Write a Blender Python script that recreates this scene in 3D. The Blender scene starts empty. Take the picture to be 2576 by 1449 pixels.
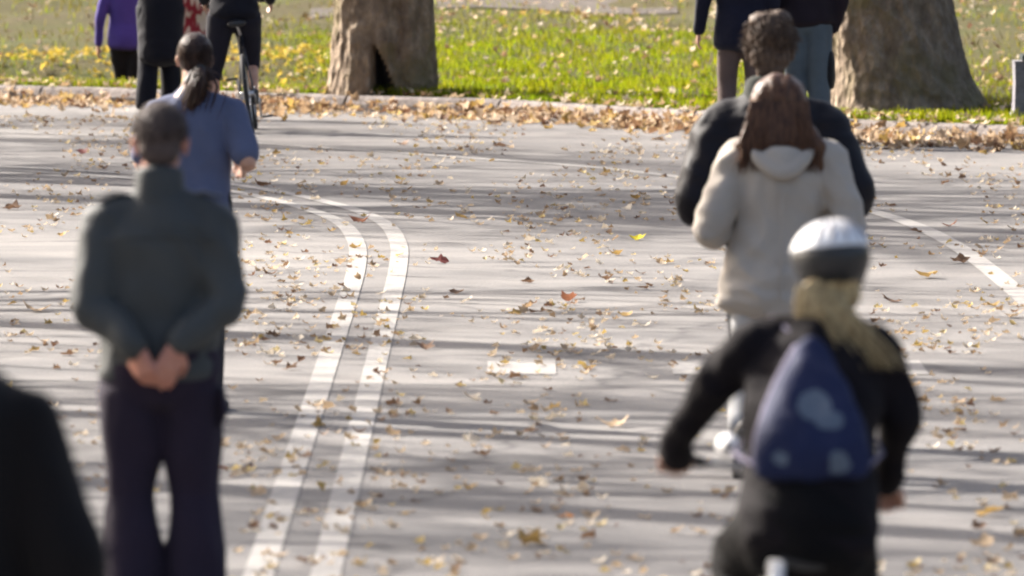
import bpy, bmesh, math, random
import numpy as np
from mathutils import Vector, Matrix, noise

SC = bpy.context.scene
COL = SC.collection
random.seed(7)
RNG = np.random.default_rng(7)

# ---------------------------------------------------------------- camera, light, exposure
F = 24900.0                 # focal length in units of a 2576-px-wide picture
CAM_H = 2.69
PITCH = math.atan(1249.5 / F)
cam = bpy.data.cameras.new('camera')
cam.sensor_width = 36.0
cam.lens = 36.0 * F / 2576.0
cam.clip_start, cam.clip_end = 1.0, 3000.0
cam.dof.use_dof = True
cam.dof.focus_distance = 58.0
cam.dof.aperture_fstop = 6.3
camo = bpy.data.objects.new('camera', cam)
camo.location = (0, 0, CAM_H)
camo.rotation_euler = (math.pi / 2 - PITCH, 0, 0)
COL.objects.link(camo)
SC.camera = camo

SUN_EL, SUN_AZ = 32.0, -50.0      # azimuth clockwise from +Y
_e, _a = math.radians(SUN_EL), math.radians(SUN_AZ)
SUN_DIR = Vector((math.sin(_a) * math.cos(_e), math.cos(_a) * math.cos(_e), math.sin(_e)))
world = bpy.data.worlds.new('World')
SC.world = world
world.use_nodes = True
wn = world.node_tree
sky = wn.nodes.new('ShaderNodeTexSky')
sky.sky_type = 'NISHITA'
sky.sun_disc = False
sky.sun_elevation, sky.sun_rotation = _e, _a
sky.air_density, sky.dust_density, sky.ozone_density = 0.8, 6.0, 0.6
wn.links.new(sky.outputs[0], wn.nodes['Background'].inputs[0])
wn.nodes['Background'].inputs[1].default_value = 0.082
sun = bpy.data.lights.new('sun', 'SUN')
sun.energy = 5.0
sun.angle = math.radians(0.6)
sun.color = (1.0, 0.935, 0.86)
suno = bpy.data.objects.new('sun', sun)
suno.rotation_euler = SUN_DIR.to_track_quat('Z', 'Y').to_euler()
suno.location = (-20, 30, 40)
COL.objects.link(suno)
SC.view_settings.view_transform = 'Standard'
SC.view_settings.look = 'None'
SC.view_settings.exposure = 1.82
SC.view_settings.gamma = 1.0
SC.view_settings.use_curve_mapping = False
SC.cycles.filter_width = 2.1

# ---------------------------------------------------------------- small helpers
def ground(px, py, z=0.0):
    """Point where the sight line through a photo pixel meets height z."""
    a, b = (px - 1288.0) / F, -(py - 724.5) / F
    c, s = math.cos(PITCH), math.sin(PITCH)
    d = Vector((a, c + b * s, -s + b * c))
    t = (z - CAM_H) / d.z
    return Vector((d.x * t, d.y * t, z))

def tag(o, label=None, cat=None, group=None, kind=None):
    if label: o['label'] = label
    if cat: o['category'] = cat
    if group: o['group'] = group
    if kind: o['kind'] = kind
    return o

def empty(name, loc=(0, 0, 0), rz=0.0, label=None, cat=None, group=None):
    o = bpy.data.objects.new(name, None)
    o.location = loc
    o.rotation_euler = (0, 0, rz)
    o.empty_display_size = 0.1
    COL.objects.link(o)
    return tag(o, label, cat, group)

def link_mesh(name, me, mats, parent=None, smooth=True):
    o = bpy.data.objects.new(name, me)
    for m in (mats if isinstance(mats, (list, tuple)) else [mats]):
        me.materials.append(m)
    if smooth:
        me.shade_smooth()
    COL.objects.link(o)
    if parent: o.parent = parent
    return o

def from_bm(name, bm, mats, parent=None, smooth=True):
    me = bpy.data.meshes.new(name)
    bmesh.ops.recalc_face_normals(bm, faces=bm.faces)
    bm.to_mesh(me)
    bm.free()
    return link_mesh(name, me, mats, parent, smooth)

def from_np(name, verts, faces, mats, parent=None, smooth=False, colors=None):
    """verts (n,3), faces (m,k): one mesh from arrays; colors per vertex."""
    me = bpy.data.meshes.new(name)
    n, (m, k) = len(verts), faces.shape
    me.vertices.add(n)
    me.vertices.foreach_set('co', np.ascontiguousarray(verts, dtype=np.float32).ravel())
    me.loops.add(m * k)
    me.loops.foreach_set('vertex_index', np.ascontiguousarray(faces, dtype=np.int32).ravel())
    me.polygons.add(m)
    me.polygons.foreach_set('loop_start', np.arange(0, m * k, k, dtype=np.int32))
    me.update(calc_edges=True)
    if colors is not None:
        at = me.color_attributes.new('Col', 'FLOAT_COLOR', 'POINT')
        at.data.foreach_set('color', np.ascontiguousarray(colors, dtype=np.float32).ravel())
    return link_mesh(name, me, mats, parent, smooth)

# ---------------------------------------------------------------- materials
def new_mat(name):
    m = bpy.data.materials.new(name)
    m.use_nodes = True
    return m, m.node_tree, m.node_tree.nodes['Principled BSDF']

def nd(nt, typ, **kw):
    n = nt.nodes.new(typ)
    for k, v in kw.items():
        if k == 'inp':
            for i, val in v.items(): n.inputs[i].default_value = val
        else:
            setattr(n, k, v)
    return n

def ramp(nt, fac, stops):
    r = nd(nt, 'ShaderNodeValToRGB')
    cr = r.color_ramp
    while len(cr.elements) < len(stops): cr.elements.new(0.5)
    for e, (p, c) in zip(cr.elements, stops):
        e.position = p
        e.color = (*c, 1) if len(c) == 3 else c
    nt.links.new(fac, r.inputs[0])
    return r.outputs[0]

def coords(nt, scale=(1, 1, 1), kind='Object'):
    tc = nd(nt, 'ShaderNodeTexCoord')
    mp = nd(nt, 'ShaderNodeMapping')
    mp.inputs['Scale'].default_value = scale
    nt.links.new(tc.outputs[kind], mp.inputs[0])
    return mp.outputs[0]

def noise_tex(nt, vec, scale, detail=4, rough=0.55):
    n = nd(nt, 'ShaderNodeTexNoise', inp={'Scale': scale, 'Detail': detail, 'Roughness': rough})
    nt.links.new(vec, n.inputs['Vector'])
    return n.outputs['Fac']

def bump(nt, bsdf, height, strength, dist):
    b = nd(nt, 'ShaderNodeBump', inp={'Strength': strength, 'Distance': dist})
    nt.links.new(height, b.inputs['Height'])
    nt.links.new(b.outputs[0], bsdf.inputs['Normal'])

def mixc(nt, fac, a, b, mode='MIX'):
    m = nd(nt, 'ShaderNodeMix', data_type='RGBA', blend_type=mode)
    for s, v in ((m.inputs[0], fac), (m.inputs[6], a), (m.inputs[7], b)):
        if isinstance(v, bpy.types.NodeSocket): nt.links.new(v, s)
        elif isinstance(v, (int, float)): s.default_value = v
        else: s.default_value = (*v, 1)
    return m.outputs[2]

def cloth(name, col, rough=0.85, var=0.25, sheen=0.04, weave=260.0):
    m, nt, b = new_mat(name)
    v = coords(nt)
    big = noise_tex(nt, v, 5.0, 5)
    dark = tuple(c * (1 - var) for c in col)
    lite = tuple(min(1, c * (1 + var)) for c in col)
    c1 = ramp(nt, big, [(0.3, dark), (0.7, lite)])
    fine = noise_tex(nt, v, weave, 2)
    nt.links.new(mixc(nt, 0.25, c1, ramp(nt, fine, [(0.3, dark), (0.7, lite)])), b.inputs['Base Color'])
    b.inputs['Roughness'].default_value = rough
    b.inputs['Sheen Weight'].default_value = sheen
    b.inputs['Specular IOR Level'].default_value = 0.2
    bump(nt, b, noise_tex(nt, v, 38.0, 4), 0.35, 0.006)
    return m

def skin_mat(name, col):
    m, nt, b = new_mat(name)
    v = coords(nt)
    c = ramp(nt, noise_tex(nt, v, 18.0, 4), [(0.3, (col[0] * .88, col[1] * .78, col[2] * .76)), (0.7, col)])
    nt.links.new(c, b.inputs['Base Color'])
    b.inputs['Roughness'].default_value = 0.5
    b.inputs['Subsurface Weight'].default_value = 0.15
    b.inputs['Subsurface Radius'].default_value = (0.01, 0.004, 0.002)
    bump(nt, b, noise_tex(nt, v, 220.0, 3), 0.15, 0.002)
    return m

def hair_mat(name, dark, lite, rough=0.42, scale=(90, 90, 7)):
    m, nt, b = new_mat(name)
    v = coords(nt, scale)
    f = noise_tex(nt, v, 1.0, 5, 0.65)
    nt.links.new(ramp(nt, f, [(0.32, dark), (0.68, lite)]), b.inputs['Base Color'])
    b.inputs['Roughness'].default_value = rough
    b.inputs['Specular IOR Level'].default_value = 0.22
    bump(nt, b, f, 0.7, 0.006)
    return m

def plain(name, col, rough=0.5, metal=0.0, spec=0.5, var=0.12):
    m, nt, b = new_mat(name)
    v = coords(nt)
    c = ramp(nt, noise_tex(nt, v, 14.0, 4), [(0.3, tuple(x * (1 - var) for x in col)), (0.7, tuple(min(1, x * (1 + var)) for x in col))])
    nt.links.new(c, b.inputs['Base Color'])
    b.inputs['Roughness'].default_value = rough
    b.inputs['Metallic'].default_value = metal
    b.inputs['Specular IOR Level'].default_value = spec
    return m

def leafy(name, attr=True, col=(0.4, 0.3, 0.1), trans=0.45, rough=0.6):
    """Thin blade or leaf: reflects and lets light through in its own colour."""
    m, nt, b = new_mat(name)
    out = nt.nodes['Material Output']
    if attr:
        a = nd(nt, 'ShaderNodeAttribute', attribute_name='Col')
        c = a.outputs['Color']
    else:
        v = coords(nt)
        c = ramp(nt, noise_tex(nt, v, 30.0, 4), [(0.3, tuple(x * 0.7 for x in col)), (0.7, tuple(min(1, x * 1.25) for x in col))])
    nt.links.new(c, b.inputs['Base Color'])
    b.inputs['Roughness'].default_value = rough
    b.inputs['Specular IOR Level'].default_value = 0.12
    t = nd(nt, 'ShaderNodeBsdfTranslucent')
    nt.links.new(c, t.inputs['Color'])
    mx = nd(nt, 'ShaderNodeMixShader')
    mx.inputs[0].default_value = trans
    nt.links.new(b.outputs[0], mx.inputs[1])
    nt.links.new(t.outputs[0], mx.inputs[2])
    nt.links.new(mx.outputs[0], out.inputs['Surface'])
    return m

def asphalt_mat():
    m, nt, b = new_mat('asphalt')
    v = coords(nt)
    grit = noise_tex(nt, v, 70.0, 4, 0.7)
    patch = noise_tex(nt, v, 0.55, 6, 0.6)
    stain = noise_tex(nt, coords(nt, (0.35, 1.6, 1)), 0.8, 5, 0.6)
    c = ramp(nt, grit, [(0.25, (0.105, 0.102, 0.102)), (0.55, (0.184, 0.177, 0.174)), (0.8, (0.33, 0.318, 0.31))])
    c = mixc(nt, 1.0, c, ramp(nt, patch, [(0.3, (0.70, 0.70, 0.71)), (0.7, (1.12, 1.10, 1.07))]), 'MULTIPLY')
    c = mixc(nt, 1.0, c, ramp(nt, stain, [(0.35, (0.74, 0.74, 0.745)), (0.6, (1.05, 1.04, 1.02))]), 'MULTIPLY')
    vo = nd(nt, 'ShaderNodeTexVoronoi', feature='DISTANCE_TO_EDGE', inp={'Scale': 0.28, 'Randomness': 1.0})
    wob = nd(nt, 'ShaderNodeVectorMath', operation='ADD')
    nz = nd(nt, 'ShaderNodeTexNoise', inp={'Scale': 1.3, 'Detail': 5})
    nt.links.new(v, nz.inputs['Vector'])
    nt.links.new(v, wob.inputs[0]); nt.links.new(nz.outputs['Color'], wob.inputs[1])
    nt.links.new(wob.outputs[0], vo.inputs['Vector'])
    c = mixc(nt, ramp(nt, vo.outputs['Distance'], [(0.0, (1, 1, 1)), (0.016, (0, 0, 0))]), c, (0.07, 0.066, 0.066))
    rep = nd(nt, 'ShaderNodeTexVoronoi', inp={'Scale': 0.16, 'Randomness': 1.0})
    nt.links.new(coords(nt, (1, .7, 1)), rep.inputs['Vector'])
    sp = nd(nt, 'ShaderNodeSeparateColor')
    nt.links.new(rep.outputs['Color'], sp.inputs[0])
    c = mixc(nt, 1.0, c, ramp(nt, sp.outputs[0], [(0.0, (0.84, 0.83, 0.83)), (0.35, (1.0, 1.0, 1.0)), (1.0, (1.08, 1.07, 1.05))]), 'MULTIPLY')
    nt.links.new(c, b.inputs['Base Color'])
    b.inputs['Roughness'].default_value = 0.82
    b.inputs['Specular IOR Level'].default_value = 0.35
    bump(nt, b, grit, 0.5, 0.01)
    return m

def paint_mat():
    m, nt, b = new_mat('worn_paint')
    v = coords(nt)
    c = ramp(nt, noise_tex(nt, v, 9.0, 6, 0.7), [(0.40, (0.215, 0.205, 0.20)), (0.42, (0.20, 0.19, 0.185)), (0.56, (0.275, 0.26, 0.237)), (0.75, (0.36, 0.34, 0.31))])
    nt.links.new(c, b.inputs['Base Color'])
    b.inputs['Roughness'].default_value = 0.7
    bump(nt, b, noise_tex(nt, v, 60.0, 3), 0.4, 0.006)
    return m

def lawn_mat():
    m, nt, b = new_mat('lawn_soil')
    v = coords(nt)
    a = noise_tex(nt, v, 0.9, 6, 0.6)
    f = noise_tex(nt, v, 9.0, 5, 0.7)
    c = ramp(nt, a, [(0.36, (0.058, 0.044, 0.022)), (0.5, (0.058, 0.056, 0.016)), (0.66, (0.048, 0.068, 0.010))])
    c = mixc(nt, 0.45, c, ramp(nt, f, [(0.3, (0.028, 0.024, 0.011)), (0.6, (0.080, 0.066, 0.028)), (0.75, (0.17, 0.135, 0.08))]))
    nt.links.new(c, b.inputs['Base Color'])
    b.inputs['Roughness'].default_value = 0.95
    b.inputs['Specular IOR Level'].default_value = 0.1
    bump(nt, b, f, 0.9, 0.04)
    return m

def soil_mat(name, c0, c1, c2, sc=6.0):
    m, nt, b = new_mat(name)
    v = coords(nt)
    f = noise_tex(nt, v, sc, 6, 0.65)
    nt.links.new(ramp(nt, f, [(0.3, c0), (0.52, c1), (0.75, c2)]), b.inputs['Base Color'])
    b.inputs['Roughness'].default_value = 0.92
    b.inputs['Specular IOR Level'].default_value = 0.15
    bump(nt, b, f, 0.7, 0.03)
    return m

def bark_mat(name='bark'):
    m, nt, b = new_mat(name)
    v = coords(nt, (1, 1, 0.6))
    f = noise_tex(nt, v, 9.0, 7, 0.68)
    g = noise_tex(nt, coords(nt), 2.0, 4)
    vo = nd(nt, 'ShaderNodeTexVoronoi', inp={'Scale': 14.0, 'Randomness': 1.0})
    nt.links.new(v, vo.inputs['Vector'])
    c = ramp(nt, f, [(0.3, (0.105, 0.077, 0.054)), (0.5, (0.205, 0.155, 0.110)), (0.72, (0.36, 0.285, 0.21))])
    c = mixc(nt, ramp(nt, g, [(0.5, (0, 0, 0)), (0.68, (0.75, 0.75, 0.75))]), c, (0.165, 0.14, 0.065))
    nt.links.new(c, b.inputs['Base Color'])
    b.inputs['Roughness'].default_value = 0.9
    b.inputs['Specular IOR Level'].default_value = 0.2
    h = nd(nt, 'ShaderNodeMath', operation='ADD')
    nt.links.new(f, h.inputs[0]); nt.links.new(vo.outputs['Distance'], h.inputs[1])
    bump(nt, b, h.outputs[0], 0.9, 0.05)
    return m

def litter_col(n):
    """Random fallen-leaf colours, linear."""
    pal = np.array([(0.47, 0.35, 0.22), (0.56, 0.45, 0.32), (0.36, 0.245, 0.14), (0.64, 0.55, 0.43),
                    (0.44, 0.31, 0.10), (0.25, 0.155, 0.09), (0.17, 0.095, 0.06), (0.55, 0.43, 0.20)])
    w = np.array([.20, .20, .14, .16, .08, .10, .05, .07])
    c = pal[RNG.choice(len(pal), n, p=w / w.sum())] * RNG.uniform(0.8, 1.15, (n, 1))
    return np.clip(c, 0, 0.8)

# ---------------------------------------------------------------- ground: road, kerb, lawn
M_ASPH, M_PAINT, M_LAWN, M_BARK = asphalt_mat(), paint_mat(), lawn_mat(), bark_mat()
M_KERB = soil_mat('kerb_stone', (0.13, 0.112, 0.105), (0.21, 0.185, 0.172), (0.30, 0.265, 0.25), 12.0)
M_PATH = soil_mat('path_grit', (0.055, 0.046, 0.038), (0.08, 0.068, 0.058), (0.115, 0.098, 0.086), 7.0)

def catmull(pts, n):
    P = [Vector(p) for p in pts]
    P = [P[0] * 2 - P[1]] + P + [P[-1] * 2 - P[-2]]
    out = []
    for i in range(1, len(P) - 2):
        a, b, c, d = P[i - 1:i + 3]
        for k in range(n):
            t = k / n
            out.append(0.5 * (2 * b + (c - a) * t + (2 * a - 5 * b + 4 * c - d) * t * t + (3 * b - a - 3 * c + d) * t ** 3))
    out.append(P[-2])
    return out

# face line of the far kerb, taken at the top edge of the stone
KTOP = 0.13
_kv = [ground(px, py, KTOP) for px, py in ((0, 216), (300, 224), (700, 236), (1090, 246), (1300, 254), (1700, 277), (2000, 295), (2300, 309), (2576, 320))]
_far = [Vector((-42, 129, KTOP)), Vector((-26, 112, KTOP)), Vector((-15, 99, KTOP)), Vector((-8, 89.6, KTOP))]
_near = [Vector((6.6, 71.5, KTOP)), Vector((9.5, 66, KTOP)), Vector((11.5, 58, KTOP)), Vector((12.4, 45, KTOP)), Vector((12.6, 20, KTOP)), Vector((12.6, -60, KTOP))]
KERB = catmull(_far + _kv + _near, 10)
KX = np.array([p.x for p in KERB]); KY = np.array([p.y for p in KERB])
_m = KX < 9.6
KXs, KYs = KX[_m], KY[_m]
def kerb_y(x): return np.interp(x, KXs, KYs)

def strip_sheet(name, a, b, mat, z=None, kind='structure', parent=None):
    """Sheet between two polylines of the same length."""
    n = len(a)
    v = np.array([list(p) for p in a] + [list(p) for p in b], dtype=float)
    if z is not None: v[:, 2] = z
    f = np.array([[i, i + 1, n + i + 1, n + i] for i in range(n - 1)])
    o = from_np(name, v, f, mat, parent, smooth=True)
    if kind: o['kind'] = kind
    return o

# one wide sheet to the horizon, the road above it
bm = bmesh.new()
bmesh.ops.create_circle(bm, cap_ends=True, radius=1500, segments=64)
g = from_bm('ground', bm, M_LAWN, smooth=False); g.location = (0, 0, -0.62); g['kind'] = 'structure'

LK = catmull([Vector((-7.2, -60, 0)), Vector((-7.2, 20, 0)), Vector((-7.3, 48, 0)), Vector((-7.8, 66, 0)), Vector((-9.3, 77, 0)), Vector((-12, 87, 0)), Vector((-16, 92.5, 0)), Vector((-27, 102, 0)), Vector((-44, 114, 0))], 10)
# road sheet as a fan of quads between left edge (reversed) and kerb line
def resample(pts, n):
    d = [0.0]
    for a, b in zip(pts, pts[1:]): d.append(d[-1] + (b - a).length)
    t = np.linspace(0, d[-1], n)
    arr = np.array([list(p) for p in pts])
    return np.stack([np.interp(t, d, arr[:, k]) for k in range(3)], 1)
LR = resample(LK, 90); RR = resample(list(reversed(KERB)), 90)
nx = 12
vv, ff = [], []
for i in range(90):
    for k in range(nx + 1):
        p = LR[i] * (1 - k / nx) + RR[i] * (k / nx)
        vv.append((p[0], p[1], 0.0))
for i in range(89):
    for k in range(nx):
        a = i * (nx + 1) + k
        ff.append((a, a + 1, a + nx + 2, a + nx + 1))
road = from_np('road', np.array(vv), np.array(ff), M_ASPH); road['kind'] = 'structure'

def painted(name, pix, width, z=0.004, world=None):
    pts = [ground(x, y) for x, y in pix] if world is None else world
    c = catmull(pts, 8)
    L, R = [], []
    for i, p in enumerate(c):
        t = (c[min(i + 1, len(c) - 1)] - c[max(i - 1, 0)]).normalized()
        s = Vector((-t.y, t.x, 0)) * width / 2
        L.append(p + s); R.append(p - s)
    return strip_sheet(name, L, R, M_PAINT, z=z, kind=None, parent=road)

ZA = [(-3.9, 70.6), (-3.1, 69.6), (-2.45, 68.3), (-1.85, 66.4), (-1.4, 64.2), (-1.08, 61.8), (-.93, 59), (-.88, 56), (-.87, 52), (-.87, 46), (-.87, 38), (-.87, 30), (-.87, 18), (-.87, -20)]
ZB = [(-3.9, 71.2), (-3.05, 70.15), (-2.3, 68.8), (-1.65, 66.8), (-1.12, 64.3), (-.81, 61.8), (-.68, 59), (-.645, 56), (-.64, 52), (-.64, 46), (-.64, 38), (-.64, 30), (-.64, 18), (-.64, -20)]
painted('painted_line', None, 0.105, world=[Vector((x, y, 0)) for x, y in ZA])
painted('painted_line', None, 0.105, world=[Vector((x, y, 0)) for x, y in ZB])
painted('painted_line', None, 0.125, world=[Vector(p) for p in ((-9, 80.5, 0), (-5.4, 78.9, 0), (-3.0, 77.2, 0), (-1.15, 74.2, 0), (-.26, 72.5, 0), (.46, 71.1, 0), (1.14, 69.1, 0), (1.85, 66.2, 0), (2.39, 62.6, 0), (2.63, 58.5, 0), (2.72, 52.1, 0), (2.74, 44, 0), (2.74, 30, 0), (2.74, -10, 0))])
for dx in (0.045, .905, 1.765): painted('pale_dash', None, 0.32, world=[Vector((dx, 45.6, 0)), Vector((dx, 46.1, 0)), Vector((dx, 46.7, 0))])  # three pale dashes in a row across the lane

# kerb: stones butted end to end, each its own piece
kerb = empty('kerb', (0, 0, 0)); kerb['kind'] = 'structure'
kd = [0.0]
for a, b in zip(KERB, KERB[1:]): kd.append(kd[-1] + (b - a).length)
karr = np.array([list(p) for p in KERB])
def kpt(s): return Vector([np.interp(s, kd, karr[:, k]) for k in range(3)])
s, stones = 0.0, []
while s < kd[-1] - 2.2:
    a, b = kpt(s), kpt(s + 1.78)
    if -7 < (a.x + b.x) / 2 < 6.5 or (len(stones) % 1 == 0 and a.y > 40):
        stones.append((a, b))
    s += 1.8
def kerb_stone(a, b, i):
    bm = bmesh.new()
    t = (b - a).normalized()
    nrm = Vector((-t.y, t.x, 0)) * (1 if -t.y * 0.3 + t.x * 0.8 > 0 or True else 1)
    if nrm.dot(Vector((0.55, 0.83, 0))) < 0: nrm = -nrm
    L = (b - a).length - 0.012
    r = random.Random(i)
    n = 5
    rows = []
    for k in range(n):
        p = a + t * (0.006 + L * k / (n - 1))
        j = lambda q: r.uniform(-q, q)
        prof = [(-0.028 + j(.004), -0.1), (-0.022 + j(.006), KTOP * .45), (j(.004), KTOP - 0.02 + j(.004)), (0.02, KTOP + j(.004)), (0.155, KTOP + 0.004 + j(.003)), (0.16, -0.1)]
        rows.append([bm.verts.new((p + nrm * d).to_tuple()[:2] + (z,)) for d, z in prof])
    for q, w in zip(rows, rows[1:]):
        for i2 in range(5): bm.faces.new((q[i2], q[i2 + 1], w[i2 + 1], w[i2]))
    bm.faces.new(rows[0]); bm.faces.new(list(reversed(rows[-1])))
    return from_bm('kerb_stone', bm, M_KERB, kerb, smooth=False)
for i, (a, b) in enumerate(stones):
    if a.x < 11.8 and a.x > -28: kerb_stone(a, b, i)

def sstep(e0, e1, x):
    t = np.clip((x - e0) / (e1 - e0), 0, 1)
    return t * t * (3 - 2 * t)

def lawn_z(X, v):
    """Height of the lawn v metres behind the kerb (array friendly)."""
    X, v = np.asarray(X, float), np.asarray(v, float)
    z = 0.128 + 0.034 * np.clip(v - 3.0, 0, 60)
    # sunken walk behind the verge at the left
    w = 1 - sstep(-2.5, -1.3, X)
    z = z - 0.50 * w * sstep(0.9, 1.9, v) * (1 - sstep(2.9, 5.2, v))
    z = z + 0.035 * np.sin(X * 1.3 + v * .6) * sstep(0.5, 3, v) + 0.02 * np.sin(X * 3.1 - v * 1.9) * sstep(.3, 2, v)
    return z
def lawn_pt(X, v):
    return Vector((X, float(kerb_y(X)) + v, float(lawn_z(X, v))))

xs = np.concatenate([np.linspace(-40, -7, 40), np.linspace(-6.8, 6.8, 110), np.linspace(7, 9.5, 8)])
vs = np.concatenate([np.linspace(0.2, 8, 60), np.linspace(8.3, 30, 60), np.linspace(32, 130, 24)])
XX, VV = np.meshgrid(xs, vs, indexing='ij')
P = np.stack([XX, kerb_y(XX) + VV, lawn_z(XX, VV)], -1).reshape(-1, 3)
nv = len(vs)
fi = np.array([[i * nv + j, (i + 1) * nv + j, (i + 1) * nv + j + 1, i * nv + j + 1] for i in range(len(xs) - 1) for j in range(nv - 1)])
lawn = from_np('lawn', P, fi, M_LAWN, smooth=True); lawn['kind'] = 'structure'
# lawn east of the bend and on the near left of the road
pe = resample([p for p in reversed(KERB) if p.y < 67.5], 40)
strip_sheet('lawn_east', [Vector((p[0] + .1, p[1], .126)) for p in pe], [Vector((p[0] + 60, p[1] + 8, .126)) for p in pe], M_LAWN)
strip_sheet('lawn_west', [Vector((p.x, p.y, 0.1)) for p in LK], [Vector((p.x - 70, p.y + 3, 0.35)) for p in LK], M_LAWN)

# grey path far up the lawn
pa, pb = [], []
for x in np.linspace(-2.0, 1.6, 30):
    v0, v1 = 15.0 + .9 * x + .15 * math.sin(x * 2.1), 19.6 + .75 * x + .2 * math.sin(x * 1.7 + 1)
    pa.append(lawn_pt(x, v0) + Vector((0, 0, .012))); pb.append(lawn_pt(x, max(v0 + .1, v1)) + Vector((0, 0, .012)))
strip_sheet('path', pa, pb, M_PATH)

# ---------------------------------------------------------------- trees
def np_tube(pts, rad, seg=6, jit=0.0, rng=None):
    """Open tube along pts (arrays): verts, quads."""
    pts = np.asarray(pts, float); n = len(pts)
    tan = np.gradient(pts, axis=0); tan /= np.linalg.norm(tan, axis=1, keepdims=True) + 1e-9
    ref = np.eye(3)[np.argmin(np.abs(tan).sum(0))][None, :]
    u = np.cross(tan, ref); u /= np.linalg.norm(u, axis=1, keepdims=True) + 1e-9
    w = np.cross(tan, u)
    a = np.linspace(0, 2 * np.pi, seg, endpoint=False)
    r = np.asarray(rad, float)[:, None, None]
    V = pts[:, None, :] + r * (np.cos(a)[None, :, None] * u[:, None, :] + np.sin(a)[None, :, None] * w[:, None, :])
    V = V.reshape(-1, 3)
    fs = [[i * seg + k, i * seg + (k + 1) % seg, (i + 1) * seg + (k + 1) % seg, (i + 1) * seg + k] for i in range(n - 1) for k in range(seg)]
    return V, np.array(fs)

def grow(rng, p, d, length, r, level, out, tips, up=0.25):
    """Recursive limb: appends (pts, radii) to out and twig tips to tips."""
    n = 6
    pts = [p.copy()]; rr = [r]
    for i in range(n):
        d = d + rng.normal(0, .11, 3) + np.array([0, 0, up * .12])
        d /= np.linalg.norm(d)
        p = p + d * length / n
        pts.append(p.copy()); rr.append(r * (1 - .62 * (i + 1) / n))
    out.append((np.array(pts), np.array(rr)))
    if level == 0:
        tips.extend(pts[2:]); return
    k = 4 if level > 1 else 5
    for j in range(k):
        i = int(rng.integers(2, n + 1))
        ax = rng.normal(0, 1, 3); ax -= d * ax.dot(d); ax /= np.linalg.norm(ax)
        dd = d * .75 + ax * .75 + np.array([0, 0, up * .5]); dd /= np.linalg.norm(dd)
        grow(rng, pts[i], dd, length * rng.uniform(.5, .72), rr[i] * .62, level - 1, out, tips, up)

M_TWIG = plain('twig_bark', (0.075, 0.06, 0.048), 0.9)
M_CROWN = leafy('autumn_foliage', True)

def leaf_quads(rng, centres, size, pal):
    n = len(centres)
    a = rng.normal(0, 1, (n, 3)); a /= np.linalg.norm(a, axis=1, keepdims=True)
    b = rng.normal(0, 1, (n, 3)); b -= a * (a * b).sum(1, keepdims=True); b /= np.linalg.norm(b, axis=1, keepdims=True)
    s = rng.uniform(.6, 1.3, (n, 1)) * size
    V = np.stack([centres - a * s, centres + b * s * .6, centres + a * s, centres - b * s * .6], 1).reshape(-1, 3)
    Fq = np.arange(4 * n).reshape(n, 4)
    c = pal[rng.integers(0, len(pal), n)] * rng.uniform(.7, 1.2, (n, 1))
    C = np.repeat(np.concatenate([c, np.ones((n, 1))], 1), 4, axis=0)
    return V, Fq, C
PAL = np.array([(0.30, 0.20, 0.05), (0.24, 0.22, 0.04), (0.36, 0.24, 0.10), (0.16, 0.17, 0.03)])

def crown_parts(seed, fork, spread, limb_len, r0, leaves, nl=5, up=.3, levels=2):
    rng = np.random.default_rng(seed)
    out, tips = [], []
    for k in range(nl):
        a = 2 * np.pi * (k + rng.uniform(-.25, .25)) / nl
        d = np.array([math.cos(a) * spread, math.sin(a) * spread, 1.0]); d /= np.linalg.norm(d)
        grow(rng, np.array(fork) + np.array([math.cos(a), math.sin(a), 0]) * r0 * .3, d, limb_len * rng.uniform(.8, 1.15), r0 * rng.uniform(.42, .6), levels, out, tips, up)
    V, Fc, off = [], [], 0
    for pts, rr in out:
        v, f = np_tube(pts, rr, 5); V.append(v); Fc.append(f + off); off += len(v)
    tips = np.array(tips)
    c = tips[rng.integers(0, len(tips), leaves)] + rng.normal(0, .28, (leaves, 3))
    return np.concatenate(V), np.concatenate(Fc), leaf_quads(rng, c, .085, PAL)

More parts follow.
